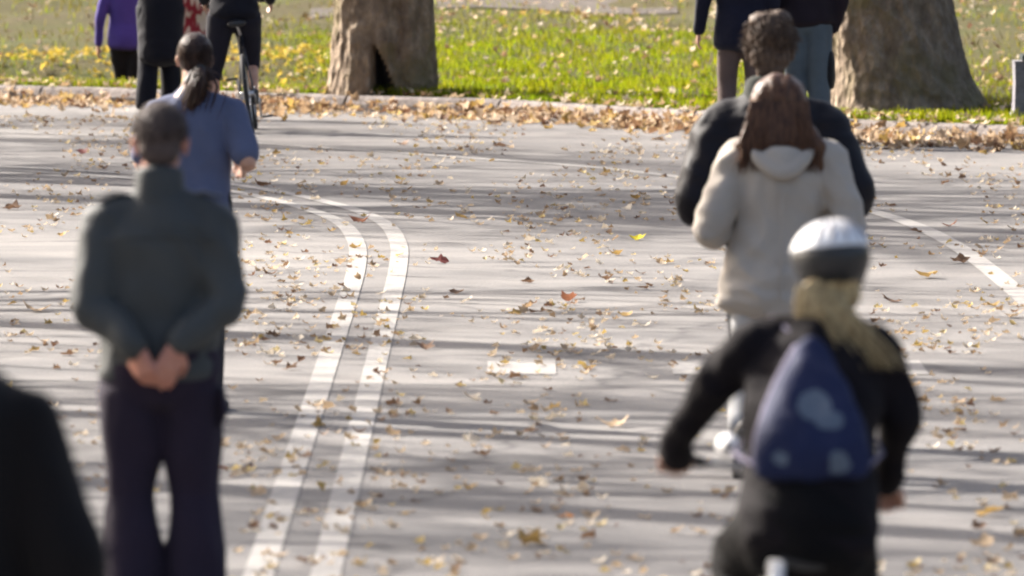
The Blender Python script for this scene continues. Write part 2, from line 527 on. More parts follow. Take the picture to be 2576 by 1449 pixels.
def trunk_mesh(name, prof, seed, parent, mats, hollow=None, seg=120, rings=150, flare=0.0):
    """prof: (z, cx, r) knots.  hollow: function(angle, z)->0..1 depth of a cavity in the face."""
    rng = random.Random(seed)
    zs = np.concatenate([np.linspace(prof[0][0], 1.3, rings), np.linspace(1.36, prof[-1][0], 50)])
    kz = [p[0] for p in prof]
    cx = np.interp(zs, kz, [p[1] for p in prof]); rr = np.interp(zs, kz, [p[2] for p in prof])
    k = np.ones(9) / 9
    for arr in (cx, rr):
        pad = np.concatenate([np.full(4, arr[0]), arr, np.full(4, arr[-1])])
        arr[:] = np.convolve(pad, k, 'valid')
    ang = np.linspace(0, 2 * np.pi, seg, endpoint=False)
    ph = [rng.uniform(0, 6.28) for _ in range(6)]
    V = np.zeros((len(zs), seg, 3)); mi = []
    for i, z in enumerate(zs):
        low = max(0.0, 1 - max(0, z) / 0.55)
        for j, a in enumerate(ang):
            q = Vector((math.cos(a) * 1.6 + seed, math.sin(a) * 1.6, z * .8))
            ridge = 0.028 * math.sin(3 * a + ph[0] + z * .3) + 0.016 * math.sin(5 * a + ph[1] + z) + 0.006 * math.sin(9 * a + ph[2] + z * 2)
            ridge += flare * low * low * (0.5 + 0.5 * math.sin(4 * a + ph[3])) ** 2
            rgh = 0.035 * noise.noise(q * 2.2) + 0.018 * noise.noise(q * 6) + 0.012 * noise.noise(q * 15)
            r = rr[i] * (1 + ridge) + rgh
            if hollow:
                h = hollow(a, z, cx[i], r)
                if h > 0: r *= 1 - .78 * h
            V[i, j] = (cx[i] + r * math.cos(a), r * math.sin(a), z)
    n = len(zs)
    Fc = np.array([[i * seg + j, i * seg + (j + 1) % seg, (i + 1) * seg + (j + 1) % seg, (i + 1) * seg + j] for i in range(n - 1) for j in range(seg)])
    o = from_np(name, V.reshape(-1, 3), Fc, mats, parent, smooth=True)
    if hollow:
        idx = np.zeros(len(Fc), dtype=np.int32)
        for f_i in range(len(Fc)):
            i, j = divmod(f_i, seg)
            if hollow(ang[j], zs[i], cx[i], rr[i]) > .35: idx[f_i] = 1
        o.data.polygons.foreach_set('material_index', idx)
    return o

def full_tree(label, loc, prof, seed, hollow=None, flare=.12, leaves=2600):
    t = empty('tree', loc, 0, label, 'tree')
    trunk_mesh('trunk', prof, seed, t, [M_BARK, M_HOLLOW_SHADE], hollow, flare=flare)
    top = prof[-1]
    v, f, lf = crown_parts(seed, (top[1], 0, top[0] - .3), .75, 6.5, top[2] * 1.2, leaves)
    from_np('limbs', v, f, M_TWIG, t, smooth=True)
    from_np('crown', lf[0], lf[1], M_CROWN, t, colors=lf[2])
    return t
M_HOLLOW_SHADE = plain('hollow_shade_wood', (0.018, 0.015, 0.016), 0.95)  # decayed wood, near-black to carry the shade inside the cavity

S_T1 = 297.2
tx = lambda px, s: (px - 1288) / s
D1 = F / S_T1
def cavity(a, z, cx, r):
    x = cx + r * math.cos(a)
    if math.sin(a) > -0.2: return 0
    # narrow pointed opening, wider at the soil
    t = max(0.0, 1 - max(z - 0.02, 0) / 0.43)
    lo, hi = -.092 + .022 * (1 - t), -.060 + .205 * t ** .8
    d = min(x - lo, hi - x)
    return max(0.0, min(1.0, d / 0.03)) if z < 0.46 else 0
t1z = float(lawn_z(tx(958, S_T1), max(.4, D1 - kerb_y(tx(958, S_T1)))))
full_tree('thick grey-brown trunk with a dark pointed hollow at its foot', (tx(958, S_T1), D1, t1z - .02),
          [(-.3, 0, .475), (0, 0, .452), (.35, .01, .436), (.95, .035, .405), (3, .05, .375), (6.5, .1, .34)], 3, cavity, flare=.05)
S_T2 = 315.0
D2 = F / S_T2
t2x = tx(2245, S_T2)
full_tree('massive mottled trunk with a broad flared foot beside the strolling couple', (t2x, D2, .10),
          [(-.3, .16, .70), (0, .14, .665), (.12, .11, .615), (.3, .06, .565), (.62, 0, .525), (.95, -.05, .50), (3, -.2, .46), (6.0, -.3, .42)], 8, None, flare=.07)

# trees along the left side of the road, outside the picture: they throw the streaked shade
def shade_tree_meshes(seed, h):
    rng = np.random.default_rng(seed)
    z = np.linspace(-.2, h, 14)
    pts = np.stack([rng.normal(0, .05, 14).cumsum() * .5, rng.normal(0, .05, 14).cumsum() * .5, z], 1)
    r = np.interp(z, [-.2, .3, h], [.42, .30, .17])
    tv, tf = np_tube(pts, r, 14)
    out, tips = [], []
    for k in range(15):
        i = int(rng.integers(5, 14)); a = rng.uniform(0, 6.28)
        d = np.array([math.cos(a), math.sin(a), rng.uniform(.25, .9)]); d /= np.linalg.norm(d)
        grow(rng, pts[i], d, rng.uniform(3.0, 5.2), r[i] * rng.uniform(.3, .5), 2, out, tips, .25)
    V, Fc, off = [], [], 0
    for p, rr in out:
        v, f = np_tube(p, rr, 5); V.append(v); Fc.append(f + off); off += len(v)
    tips = np.array(tips)
    c = tips[rng.integers(0, len(tips), 1500)] + rng.normal(0, .3, (1500, 3))
    return (tv, tf), (np.concatenate(V), np.concatenate(Fc)), leaf_quads(rng, c, .09, PAL)
protos = []
def shade_tree(x, y, k, rz, sc):
    if k >= len(protos):
        a, b, c = shade_tree_meshes(40 + k, 11 + k)
        t = empty('tree', (x, y, 0.1), rz)
        from_np('trunk', a[0], a[1], M_BARK, t, smooth=True)
        from_np('limbs', b[0], b[1], M_TWIG, t, smooth=True)
        from_np('crown', c[0], c[1], M_CROWN, t, colors=c[2])
        protos.append(t)
    else:
        src = protos[k]
        t = src.copy(); COL.objects.link(t)
        for ch in src.children:
            q = ch.copy(); COL.objects.link(q); q.parent = t
        t.location = (x, y, .1); t.rotation_euler = (0, 0, rz)
    t.scale = (sc, sc, sc)
    tag(t, 'tall half-bare tree standing along the left side of the road', 'tree', 'trees along the left side of the road')
SHADE = [(-14.7, 41.0, 0, 5.47, 1.0), (-17.1, 81.8, 1, 0.43, 1.0), (-16.7, 43.7, 2, 5.12, 0.95), (-9.1, 44.8, 0, 5.87, 1.1), (-14.1, 85.1, 1, 0.57, 0.95), (-14.0, 77.2, 2, 5.52, 1.05), (-11.1, 75.7, 0, 0.01, 1.0), (-14.9, 53.7, 2, 0.06, 1.0), (-22.5, 95.0, 1, 4.18, 1.0), (-26, 54.9, 1, 5.63, 1.15), (-22.9, 65.6, 0, 3.51, 1.0), (-12.7, 58.4, 1, 3.62, 1.1), (-10.5, 71.8, 2, 1.91, 1.1), (-8.4, 30, 1, 0.82, 1.0), (-20.9, 51.7, 2, 5.33, 1.0)]
for x, y, v, rz, sc in SHADE:
    shade_tree(x, y, v, rz, sc)

# ---------------------------------------------------------------- grass
def grass_patch():
    n = 130000
    X = RNG.uniform(-6.2, 6.2, n); v = 0.17 + RNG.uniform(0, 1, n) ** 1.35 * 26
    f = np.array([noise.noise(Vector((x * .55, a * .55, 3.0))) for x, a in zip(X, v)])
    f2 = np.array([noise.noise(Vector((x * 2.3, a * 1.6, 9.0))) for x, a in zip(X, v)])
    lush = sstep(-2.6, -1.2, X) * (1 - sstep(9.0, 14.5, v + .9 * f2 * 3)) * (1 - .75 * sstep(2.6, 3.6, X) * sstep(2, 5, v))
    left = (1 - sstep(-2.6, -1.2, X)) * (1 - sstep(3.6, 5.6, v + 1.6 * f2))
    base = np.clip(1.1 * lush + .9 * left + .10 + .35 * f, 0.02, 1)
    lush = np.clip(lush + .7 * left * (v < 3), 0, 1)
    keep = RNG.uniform(0, 1, n) < base
    X, v, f, f2, lush = X[keep], v[keep], f[keep], f2[keep], lush[keep]
    n = len(X)
    B = np.stack([X, kerb_y(X) + v, lawn_z(X, v) - .005], 1)
    h = RNG.uniform(.035, .085, n) * (1 + .5 * np.clip(f2, -1, 1))
    h *= np.where(v < .8, 1.15, 1.0)
    a = RNG.uniform(0, 2 * np.pi, n); w = RNG.uniform(.005, .011, n)
    side = np.stack([np.cos(a), np.sin(a), 0 * a], 1) * w[:, None]
    lean = np.stack([RNG.normal(0, .35, n), RNG.normal(0, .35, n), np.ones(n)], 1)
    lean /= np.linalg.norm(lean, axis=1, keepdims=True)
    T = B + lean * h[:, None]
    V = np.stack([B - side, B + side, T + side * .25, T - side * .25], 1).reshape(-1, 3)
    t = np.clip(.5 + .9 * f2 + RNG.normal(0, .25, n), 0, 1)[:, None]
    g = np.array([(0.130, 0.190, 0.004)]) * (1 - t) + np.array([(0.205, 0.212, 0.005)]) * t
    dry = np.array([(0.13, 0.098, 0.036)])
    dm = np.clip((1 - lush[:, None]) * .75 * (RNG.uniform(0, 1, (n, 1)) < .62) + .12 * RNG.uniform(0, 1, (n, 1)), 0, 1)
    c = (g * (1 - dm) + dry * dm) * RNG.uniform(.7, 1.2, (n, 1))
    C = np.repeat(np.concatenate([c, np.ones((n, 1))], 1), 4, axis=0)
    o = from_np('grass', V, np.arange(4 * n).reshape(n, 4), leafy('grass_blade', True, trans=.55), colors=C)
    tag(o, kind='stuff')
grass_patch()

# ---------------------------------------------------------------- fallen leaves
def leaf_shape(seed):
    """Five-lobed dry leaf about 1 across, curled; verts and triangles."""
    r = random.Random(seed)
    out = []
    n = 15
    for i in range(n):
        a = 2 * math.pi * i / n - math.pi / 2
        lob = (0.50, 0.40, 0.38)[i % 3] * r.uniform(.75, 1.2)
        if i == 0: lob = .54
        out.append((lob * math.cos(a), lob * math.sin(a)))
    c1, c2, tw, ph = r.uniform(.7, 1.9), r.uniform(-.3, 1.1), r.uniform(-.8, .8), r.uniform(0, 3.1)
    def lift(x, y):
        u = x * math.cos(ph) + y * math.sin(ph); w = -x * math.sin(ph) + y * math.cos(ph)
        return c1 * u * u + c2 * w * w + tw * u * w + .09 * r.uniform(-1, 1)
    V = [(0, 0, 0.0)]
    for x, y in out: V.append((x * .55, y * .55, lift(x * .55, y * .55)))
    for x, y in out: V.append((x * .93, y * .93, lift(x, y)))
    zmin = min(v[2] for v in V)
    V = np.array(V); V[:, 2] -= zmin
    T = []
    for i in range(n):
        j = (i + 1) % n
        T += [(0, 1 + i, 1 + j), (1 + i, 1 + n + i, 1 + n + j), (1 + i, 1 + n + j, 1 + j)]
    return V, np.array(T)
SHAPES = [leaf_shape(100 + k) for k in range(8)]
M_LITTER = leafy('dry_leaf', True, trans=.30)

def scatter_stuff(name, pos, size, tilt, cols):
    n = len(pos)
    VV, FF, CC, off = [], [], [], 0
    kind = RNG.integers(0, len(SHAPES), n)
    for k, (sv, st) in enumerate(SHAPES):
        ids = np.nonzero(kind == k)[0]
        if not len(ids): continue
        m = len(ids)
        yaw = RNG.uniform(0, 6.283, m); ti = np.abs(RNG.normal(0, tilt, m)); ax = RNG.uniform(0, 6.283, m)
        cz, sz = np.cos(yaw), np.sin(yaw)
        v = sv[None] * size[ids][:, None, None]
        x = v[..., 0] * cz[:, None] - v[..., 1] * sz[:, None]; y = v[..., 0] * sz[:, None] + v[..., 1] * cz[:, None]; z = v[..., 2]
        # tilt about a horizontal axis, then drop to the ground
        ca, sa = np.cos(ax)[:, None], np.sin(ax)[:, None]
        u = x * ca + y * sa; w = -x * sa + y * ca
        ct, s_ = np.cos(ti)[:, None], np.sin(ti)[:, None]
        w2 = w * ct - z * s_; z2 = w * s_ + z * ct
        z2 = z2 - z2.min(1, keepdims=True)
        v = np.stack([u * ca - w2 * sa, u * sa + w2 * ca, z2], -1) + pos[ids][:, None, :]
        VV.append(v.reshape(-1, 3)); nvx = len(sv)
        FF.append((st[None] + (np.arange(m) * nvx)[:, None, None] + off).reshape(-1, 3)); off += m * nvx
        CC.append(np.repeat(np.concatenate([cols[ids], np.ones((m, 1))], 1), nvx, axis=0))
    o = from_np(name, np.concatenate(VV), np.concatenate(FF), M_LITTER, colors=np.concatenate(CC))
    return tag(o, kind='stuff')

# drift of leaves in the gutter
n = 4300
X = RNG.uniform(-6.5, 6.3, n); v = -np.abs(RNG.gamma(1.6, .42, n)) - .04
dens = np.array([noise.noise(Vector((x * 1.1, 0, 4.4))) for x in X])
k = RNG.uniform(0, 1, n) < np.clip(.62 + .8 * dens, .15, 1)
X, v = X[k], v[k]
z = np.clip(.10 + v * .10, 0, .1) * RNG.uniform(0, 1, len(X))
scatter_stuff('leaf_litter', np.stack([X, kerb_y(X) + v, z], 1), RNG.uniform(.055, .12, len(X)), .5, litter_col(len(X)) * np.array([.88, .82, .78]))
n = 420
X = RNG.uniform(-6.2, 6.2, n); v = RNG.uniform(-.02, .5, n)
scatter_stuff('leaf_litter', np.stack([X, kerb_y(X) + v, np.where(v < .18, .138, .16)], 1), RNG.uniform(.05, .10, n), .4, litter_col(n))
# leaves lying on the lawn
n = 2900
X = RNG.uniform(-6.2, 6.2, n); v = .2 + RNG.uniform(0, 1, n) ** 1.1 * 24
mid = (X > -1.2) & (X < 3.2) & (v < 11)
kp = ~(mid & (RNG.uniform(0, 1, n) < .5)); X, v = X[kp], v[kp]; n = len(X)
c = litter_col(n)
yl = (X < -1.7) & (v < 6) & (RNG.uniform(0, 1, n) < .35)
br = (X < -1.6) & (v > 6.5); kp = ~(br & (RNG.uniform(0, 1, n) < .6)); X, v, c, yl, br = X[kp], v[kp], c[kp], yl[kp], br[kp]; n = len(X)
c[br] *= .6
c[yl] = np.array([.52, .39, .08]) * RNG.uniform(.8, 1.1, (yl.sum(), 1))
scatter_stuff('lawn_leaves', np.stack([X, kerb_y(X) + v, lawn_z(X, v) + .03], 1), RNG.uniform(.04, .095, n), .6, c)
n = 260
X = RNG.uniform(-2.6, -1.65, n) - RNG.uniform(0, 2.6, n) * (RNG.uniform(0, 1, n) < .75); v = RNG.uniform(4.2, 7.5, n)
scatter_stuff('lawn_leaves', np.stack([X, kerb_y(X) + v, lawn_z(X, v) + .03], 1), RNG.uniform(.05, .10, n), .6,
              np.array([.54, .40, .07]) * RNG.uniform(.7, 1.1, (n, 1)))

# single leaves on the road ------------------------------------------------
def leaf_mat(name, col): return leafy(name, False, col, .28)
LM = {'tan': leaf_mat('leaf_tan', (0.42, 0.31, 0.20)), 'cream': leaf_mat('leaf_cream', (0.62, 0.54, 0.43)),
      'brown': leaf_mat('leaf_brown', (0.175, 0.105, 0.065)), 'russet': leaf_mat('leaf_russet', (0.27, 0.115, 0.065)),
      'yellow': leaf_mat('leaf_yellow', (0.66, 0.55, 0.03)), 'orange': leaf_mat('leaf_orange', (0.52, 0.21, 0.05)),
      'red': leaf_mat('leaf_red', (0.15, 0.04, 0.035)), 'ochre': leaf_mat('leaf_ochre', (0.38, 0.25, 0.09))}
LEAF_ME = {}
def leaf_mesh(k, c):
    if (k, c) not in LEAF_ME:
        V, T = SHAPES[k]
        me = bpy.data.meshes.new('fallen_leaf')
        me.from_pydata(V.tolist(), [], T.tolist())
        me.materials.append(LM[c]); me.shade_smooth()
        LEAF_ME[(k, c)] = me
    return LEAF_ME[(k, c)]
def put_leaf(px, py, size_px, col, label, group=None, tilt=None, k=None):
    p = ground(px, py)
    sc = size_px / (F / p.y)
    o = bpy.data.objects.new('fallen_leaf', leaf_mesh(random.randrange(8) if k is None else k, col))
    ti = random.gauss(0, .22) if tilt is None else tilt
    o.rotation_euler = (ti, random.gauss(0, .2), random.uniform(0, 6.28))
    o.scale = (sc, sc, sc * .72)
    o.location = (p.x, p.y, 0.0)
    # sit on the asphalt
    M = o.rotation_euler.to_matrix()
    zmin = min((M @ Vector((v.co.x * sc, v.co.y * sc, v.co.z * sc * .72))).z for v in o.data.vertices)
    o.location.z = .003 - zmin
    COL.objects.link(o)
    return tag(o, label, 'leaf', group)
GL = 'distinct leaves on the road'
for px, py, sz, c, lab in [
        (1600, 605, 60, 'yellow', 'bright yellow leaf alone on the pale asphalt'),
        (1425, 1303, 58, 'orange', 'bright orange leaf lying on the grey asphalt'),
        (1335, 1374, 120, 'ochre', 'large curled ochre leaf in front of the orange one'),
        (1070, 880, 70, 'brown', 'curled brown leaf to the right of the double line, by a shadow streak'),
        (906, 1090, 48, 'brown', 'dark brown leaf lying on the right stripe of the double line'),
        (905, 560, 78, 'russet', 'reddish-brown leaf where the double line bends'),
        (1160, 552, 56, 'ochre', 'golden-brown leaf level with the bend of the double line'),
        (208, 388, 52, 'red', 'dark red leaf behind the man with clasped hands'),
        (1107, 664, 70, 'red', 'flat dark red leaf right of the double line'),
        (2390, 570, 60, 'russet', 'rust-red leaf beside the right edge line'),
        (2415, 662, 70, 'brown', 'dark brown leaf flat on the right edge line'),
        (2335, 700, 90, 'ochre', 'golden leaf heap-like curl left of the right edge line'),
        (2550, 800, 80, 'tan', 'tan leaf on the right edge line at the picture border'),
        (1575, 795, 70, 'ochre', 'upright curled tan-gold leaf in the middle of the road'),
        (1430, 760, 62, 'russet', 'flat russet leaf in the middle of the road'),
        (1550, 1075, 110, 'tan', 'long flat tan leaf near the cyclist\'s left hand'),
        (1350, 1215, 70, 'cream', 'pale cream leaf on the edge of the dark shadow band'),
        (2490, 1300, 110, 'ochre', 'wide ochre leaf on the asphalt right of the cyclist'),
        (2470, 1375, 100, 'tan', 'pale tan leaf below the wide ochre one'),
        (990, 1022, 60, 'brown', 'grey-brown curled leaf against the right stripe of the double line'),
        (1180, 1005, 70, 'cream', 'cream leaf tilted up beside a sunny streak'),
        (650, 1248, 80, 'tan', 'tan leaf beside the grey-jacketed man\'s trousers'),
        (560, 1185, 50, 'russet', 'small russet leaf next to the trouser leg of the standing man'),
        (90, 785, 100, 'tan', 'tan leaf cluster-like curl left of the standing man'),
        (30, 528, 70, 'brown', 'brown leaf at the left border of the road'),
        (1480, 928, 55, 'ochre', 'gold leaf just right of the pale dash'),
        (1325, 712, 52, 'brown', 'dark curled leaf standing on edge in the middle of the road'),
        (1150, 740, 56, 'brown', 'brown curled leaf lower left of the one standing on edge'),
        (1610, 690, 44, 'brown', 'dark leaf below the bright yellow leaf'),
        (655, 470, 50, 'brown', 'brown leaf beside the jogging woman\'s elbow'),
        (1015, 365, 46, 'brown', 'brown leaf in front of the hollow tree'),
        (1255, 370, 50, 'brown', 'brown leaf on the far asphalt near the gutter'),
        (2240, 760, 80, 'brown', 'brown leaf to the right of the white helmet')]:
    put_leaf(px, py, sz * .8, c, lab, GL)

# outlines of the people, so that no leaf is put where they hide it
HIDE = [(190, 430, 605, 1449), (330, 255, 640, 520), (1700, 200, 2190, 560), (1750, 400, 2180, 900), (1830, 540, 2290, 1449), (1650, 850, 1900, 1230), (0, 960, 190, 1449)]
def hidden(x, y): return any(a < x < c and b < y < d for a, b, c, d in HIDE)
def zone(x, y):
    p = ground(x, y)
    i = [w for w in ZB]
    lx = float(np.interp(-p.y, [-w[1] for w in ZB], [w[0] for w in ZB]))
    if p.y > 72: return 'on the far asphalt, ' + ('left of the hollow tree' if x < 830 else 'in line with the hollow tree' if x < 1150 else 'between the two tree trunks' if x < 1900 else 'in front of the massive trunk')
    ex = float(np.interp(p.y, [-10, 30, 44, 52.1, 58.5, 62.6, 66.2, 69.1, 71.1, 72.5], [2.74, 2.74, 2.74, 2.72, 2.63, 2.39, 1.85, 1.14, .46, -.26]))
    far = ', beyond the bend' if p.y > 60 else ', by the straight stripes' if p.y > 46 else ', near the cyclist' if x > 1288 else ', by the lower stripes'
    if p.x > ex: return 'right of the edge line' + far
    if p.x < lx: return 'left of the double line' + far
    if p.x < lx + .9: return 'just right of the double line' + far
    return 'in the open lane' + far
LOOK = {'tan': 'small tan', 'cream': 'small cream-coloured', 'brown': 'small dark brown', 'ochre': 'small golden-brown'}
made = 0
fk = lambda x, y: noise.noise(Vector((x / 260, y / 75, 1.7)))
while made < 262:
    x, y = random.uniform(0, 2576), 300 + 1150 * random.random() ** 1.25
    if hidden(x, y): continue
    dens = (1.0 if y < 900 else .55 if y < 1150 else .3) * (.9 + 2.2 * fk(x, y))
    if random.random() > dens: continue
    s_ = F / ground(x, y).y
    c = random.choices(['tan', 'cream', 'brown', 'ochre'], [.36, .30, .18, .16])[0]
    z_ = zone(x, y)
    put_leaf(x, y, random.uniform(.05, .095) * s_, c, f'{LOOK[c]} leaf {z_}', f'{LOOK[c]} leaves {z_}')
    made += 1
n = 4200
XY = []
while len(XY) < n:
    x, y = random.uniform(-60, 2640), 295 + 1180 * random.random() ** 1.7
    if random.random() < (1.0 if y < 900 else .45) * (.7 + 2.4 * fk(x, y)): XY.append(ground(x, y))
XY = np.array([list(p) for p in XY])
scatter_stuff('scattered_leaf_bits', XY + np.array([0, 0, .004]), RNG.uniform(.022, .058, n), .32, litter_col(n) * .92)

# ================================================================ people
def ring_tube(bm, pts, rad, seg=14, cap=0.6, ref=Vector((1, 0, 0)), smooth_n=0):
    """Closed tube with rounded ends; rad entries are r or (side, depth)."""
    P = [Vector(p) for p in pts]
    R = [(r, r) if isinstance(r, (int, float)) else tuple(r) for r in rad]
    if smooth_n:
        n0 = len(P)
        P2 = catmull(P, smooth_n)
        t = np.linspace(0, n0 - 1, len(P2))
        R = [(float(np.interp(q, range(n0), [r[0] for r in R])), float(np.interp(q, range(n0), [r[1] for r in R]))) for q in t]
        P = P2
    n = len(P)
    T = []
    for i in range(n):
        d = P[min(i + 1, n - 1)] - P[max(i - 1, 0)]
        T.append(d.normalized() if d.length > 1e-9 else Vector((0, 0, 1)))
    rings = []
    def frame(t):
        u = ref - t * ref.dot(t)
        if u.length < 1e-3: u = Vector((0, 1, 0)) - t * t.y
        u.normalize()
        return u, t.cross(u)
    def add(c, t, a, b):
        u, w = frame(t)
        rings.append([bm.verts.new(c + u * (a * math.cos(2 * math.pi * k / seg)) + w * (b * math.sin(2 * math.pi * k / seg))) for k in range(seg)])
    a, b = R[0]; m = min(a, b) * cap
    for s in (.95, .6): add(P[0] - T[0] * m * s, T[0], a * math.sqrt(1 - s * s), b * math.sqrt(1 - s * s))
    for p, t, r in zip(P, T, R): add(p, t, *r)
    a, b = R[-1]; m = min(a, b) * cap
    for s in (.6, .95): add(P[-1] + T[-1] * m * s, T[-1], a * math.sqrt(1 - s * s), b * math.sqrt(1 - s * s))
    for q, w in zip(rings, rings[1:]):
        for k in range(seg): bm.faces.new((q[k], q[(k + 1) % seg], w[(k + 1) % seg], w[k]))
    bm.faces.new(list(reversed(rings[0]))); bm.faces.new(rings[-1])

def ellipsoid(bm, c, r, rot=None):
    M = Matrix.Translation(Vector(c)) @ (rot.to_4x4() if rot else Matrix.Identity(4)) @ Matrix.Diagonal((*r, 1))
    bmesh.ops.create_uvsphere(bm, u_segments=18, v_segments=12, radius=1, matrix=M)

def fuse(name, build, voxel, mat, parent, smooth=4, folds=None):
    """Build overlapping closed shapes, melt them into one skin, relax it and press folds in."""
    bm = bmesh.new()
    build(bm)
    bmesh.ops.recalc_face_normals(bm, faces=bm.faces)
    me = bpy.data.meshes.new(name)
    bm.to_mesh(me); bm.free()
    tmp = bpy.data.objects.new(name, me)
    COL.objects.link(tmp)
    md = tmp.modifiers.new('r', 'REMESH')
    md.mode = 'VOXEL'; md.voxel_size = voxel; md.adaptivity = 0
    dg = bpy.context.evaluated_depsgraph_get()
    out = bpy.data.meshes.new_from_object(tmp.evaluated_get(dg))
    bpy.data.objects.remove(tmp); bpy.data.meshes.remove(me)
    bm = bmesh.new(); bm.from_mesh(out)
    for _ in range(smooth): bmesh.ops.smooth_vert(bm, verts=bm.verts, factor=.5, use_axis_x=True, use_axis_y=True, use_axis_z=True)
    if folds:
        bm.normal_update()
        for v in bm.verts: v.co += v.normal * folds(v.co)
        bmesh.ops.smooth_vert(bm, verts=bm.verts, factor=.4, use_axis_x=True, use_axis_y=True, use_axis_z=True)
    bm.to_mesh(out); bm.free()
    out.name = name
    return link_mesh(name, out, mat, parent)

def folds_fn(seed, amp=0.008, fx=7.0, fz=4.5, fine=0.4):
    off = Vector((seed * 3.7, seed * 1.3, seed * 7.1))
    def f(co):
        w = noise.noise_vector(co * 2.5 + off) * .18
        q = Vector((co.x * fx + co.z * 1.8, co.y * fx, co.z * fz)) + w * 5 + off
        a = 1 - abs(noise.noise(q)) * 2.2
        b = noise.noise(q * 2.3)
        return amp * (a * .75 + b * fine)
    return f

def hand(bm, w, d, n, side, curl=.6, sc=1.0):
    """w wrist, d along the hand, n palm side, side +1/-1 thumb side."""
    d = d.normalized(); n = (n - d * n.dot(d)).normalized()
    r = d.cross(n) * side
    ring_tube(bm, [w - d * .02, w + d * .02, w + d * .055, w + d * .092 * sc], [(.026, .021), (.031, .019), (.041, .017), (.042, .014)], 12, .6, ref=r)
    for i, L in enumerate((.072, .080, .074, .058)):
        b = w + d * (.088 - .004 * abs(i - 1)) * sc + r * (.031 - .0205 * i)
        p, ang, pts = b, 0.0, [b - d * .02, b]
        for k, fr in enumerate((.45, .32, .23)):
            ang += curl * (.55, .95, .7)[k]
            p = p + (d * math.cos(ang) + n * math.sin(ang)) * L * fr * sc
            pts.append(p)
        ring_tube(bm, pts, [.0095, .0095, .009, .0082, .007], 8, .9, ref=r)
    b = w + d * .03 + r * .03
    m = (d * .62 + r * .62 + n * .35).normalized(); m2 = (d * .85 + r * .1 + n * .45).normalized()
    ring_tube(bm, [b - m * .02, b + m * .035, b + m * .035 + m2 * .035], [.014, .0115, .009], 8, .9, ref=n)

def head(bm, c, yaw=0.0, tilt=0.0, h=1.0, roll=0.0):
    """Skull, jaw, nose, brows, ears.  c is the middle of the head; the face looks along +y."""
    M = Matrix.Translation(Vector(c)) @ Matrix.Rotation(yaw, 4, 'Z') @ Matrix.Rotation(roll, 4, 'Y') @ Matrix.Rotation(tilt, 4, 'X')
    def el(p, r, rx=0.0):
        bmesh.ops.create_uvsphere(bm, u_segments=20, v_segments=14, radius=1, matrix=M @ Matrix.Translation(Vector(p) * h) @ Matrix.Rotation(rx, 4, 'X') @ Matrix.Diagonal((r[0] * h, r[1] * h, r[2] * h, 1)))
    el((0, -.012, .028), (.075, .096, .088))
    el((0, .022, -.038), (.060, .070, .078))
    el((0, .060, -.078), (.036, .034, .032))
    el((0, .062, .018), (.052, .028, .016))
    el((0, .096, -.018), (.012, .020, .026), .35)
    el((0, .108, -.034), (.016, .012, .010))
    el((0, .088, -.064), (.024, .010, .006)); el((0, .086, -.074), (.021, .010, .006))
    for s in (-1, 1):
        el((s * .040, .056, -.026), (.020, .022, .022))
        el((s * .076, -.008, -.012), (.010, .022, .034), -.2)
        el((s * .080, -.014, -.002), (.010, .018, .022), -.2)
    return M

def eyes(parent, M, h=1.0):
    for s in (-1, 1):
        bm = bmesh.new()
        bmesh.ops.create_uvsphere(bm, u_segments=12, v_segments=8, radius=.0125 * h, matrix=M @ Matrix.Translation(Vector((s * .031, .076, .004)) * h))
        from_bm('eye', bm, M_EYE, parent)

M_EYE = plain('eye_white', (0.55, 0.52, 0.48), 0.25, var=.3)
SK = {'fair': skin_mat('skin_fair', (0.56, 0.34, 0.245)), 'tan': skin_mat('skin_tan', (0.46, 0.25, 0.165)), 'ruddy': skin_mat('skin_ruddy', (0.50, 0.235, 0.165))}
M_SHOE = plain('shoe_leather', (0.03, 0.027, 0.025), 0.5)
M_SOLE = plain('shoe_rubber', (0.10, 0.095, 0.09), 0.8)

def pose(h, **kw):
    """Joint positions of a standing person of height h, facing +y, feet on z=0; kw replaces joints."""
    k = h / 1.75
    J = dict(pelvis=(0, 0, .92), waist=(0, .01, 1.08), chest=(0, .005, 1.30), neck=(0, -.015, 1.475), head=(0, .02, 1.632))
    for s, x in (('l', -1), ('r', 1)):
        J.update({'sh_' + s: (x * .185, -.01, 1.425), 'el_' + s: (x * .235, -.03, 1.12), 'wr_' + s: (x * .235, .05, .87),
                  'hp_' + s: (x * .09, 0, .90), 'kn_' + s: (x * .10, .02, .50), 'an_' + s: (x * .11, -.02, .085)})
    J = {a: Vector(b) * k for a, b in J.items()}
    J.update({a: Vector(b) for a, b in kw.items()})
    J['k'] = k
    return J

def torso(bm, J, ease, profile, seg=28):
    """profile: (t, half width, half depth), t 0 pelvis .. 1 neck along the bent spine."""
    sp = [J['pelvis'], J['waist'], J['chest'], J['neck']]
    kt = [0, .30, .68, 1.0]
    pts, rad = [], []
    for t, a, b in profile:
        pts.append(Vector([float(np.interp(t, kt, [p[i] for p in sp])) for i in range(3)]) if 0 <= t <= 1 else
                   (sp[0] + (sp[0] - sp[1]).normalized() * (-t) * (sp[3] - sp[0]).length if t < 0 else sp[3] + (sp[3] - sp[2]).normalized() * (t - 1) * (sp[3] - sp[0]).length))
        rad.append((a * J['k'] + ease, b * J['k'] + ease))
    ring_tube(bm, pts, rad, seg, .35)

BODY = [(-.10, .13, .09), (0, .165, .110), (.15, .155, .105), (.30, .140, .095), (.52, .155, .105), (.72, .165, .110), (.86, .150, .095), (.95, .095, .07), (1.02, .055, .057)]
LIMB_ARM = (.050, .043, .040, .033, .026)
LIMB_LEG = (.085, .072, .054, .053, .036)

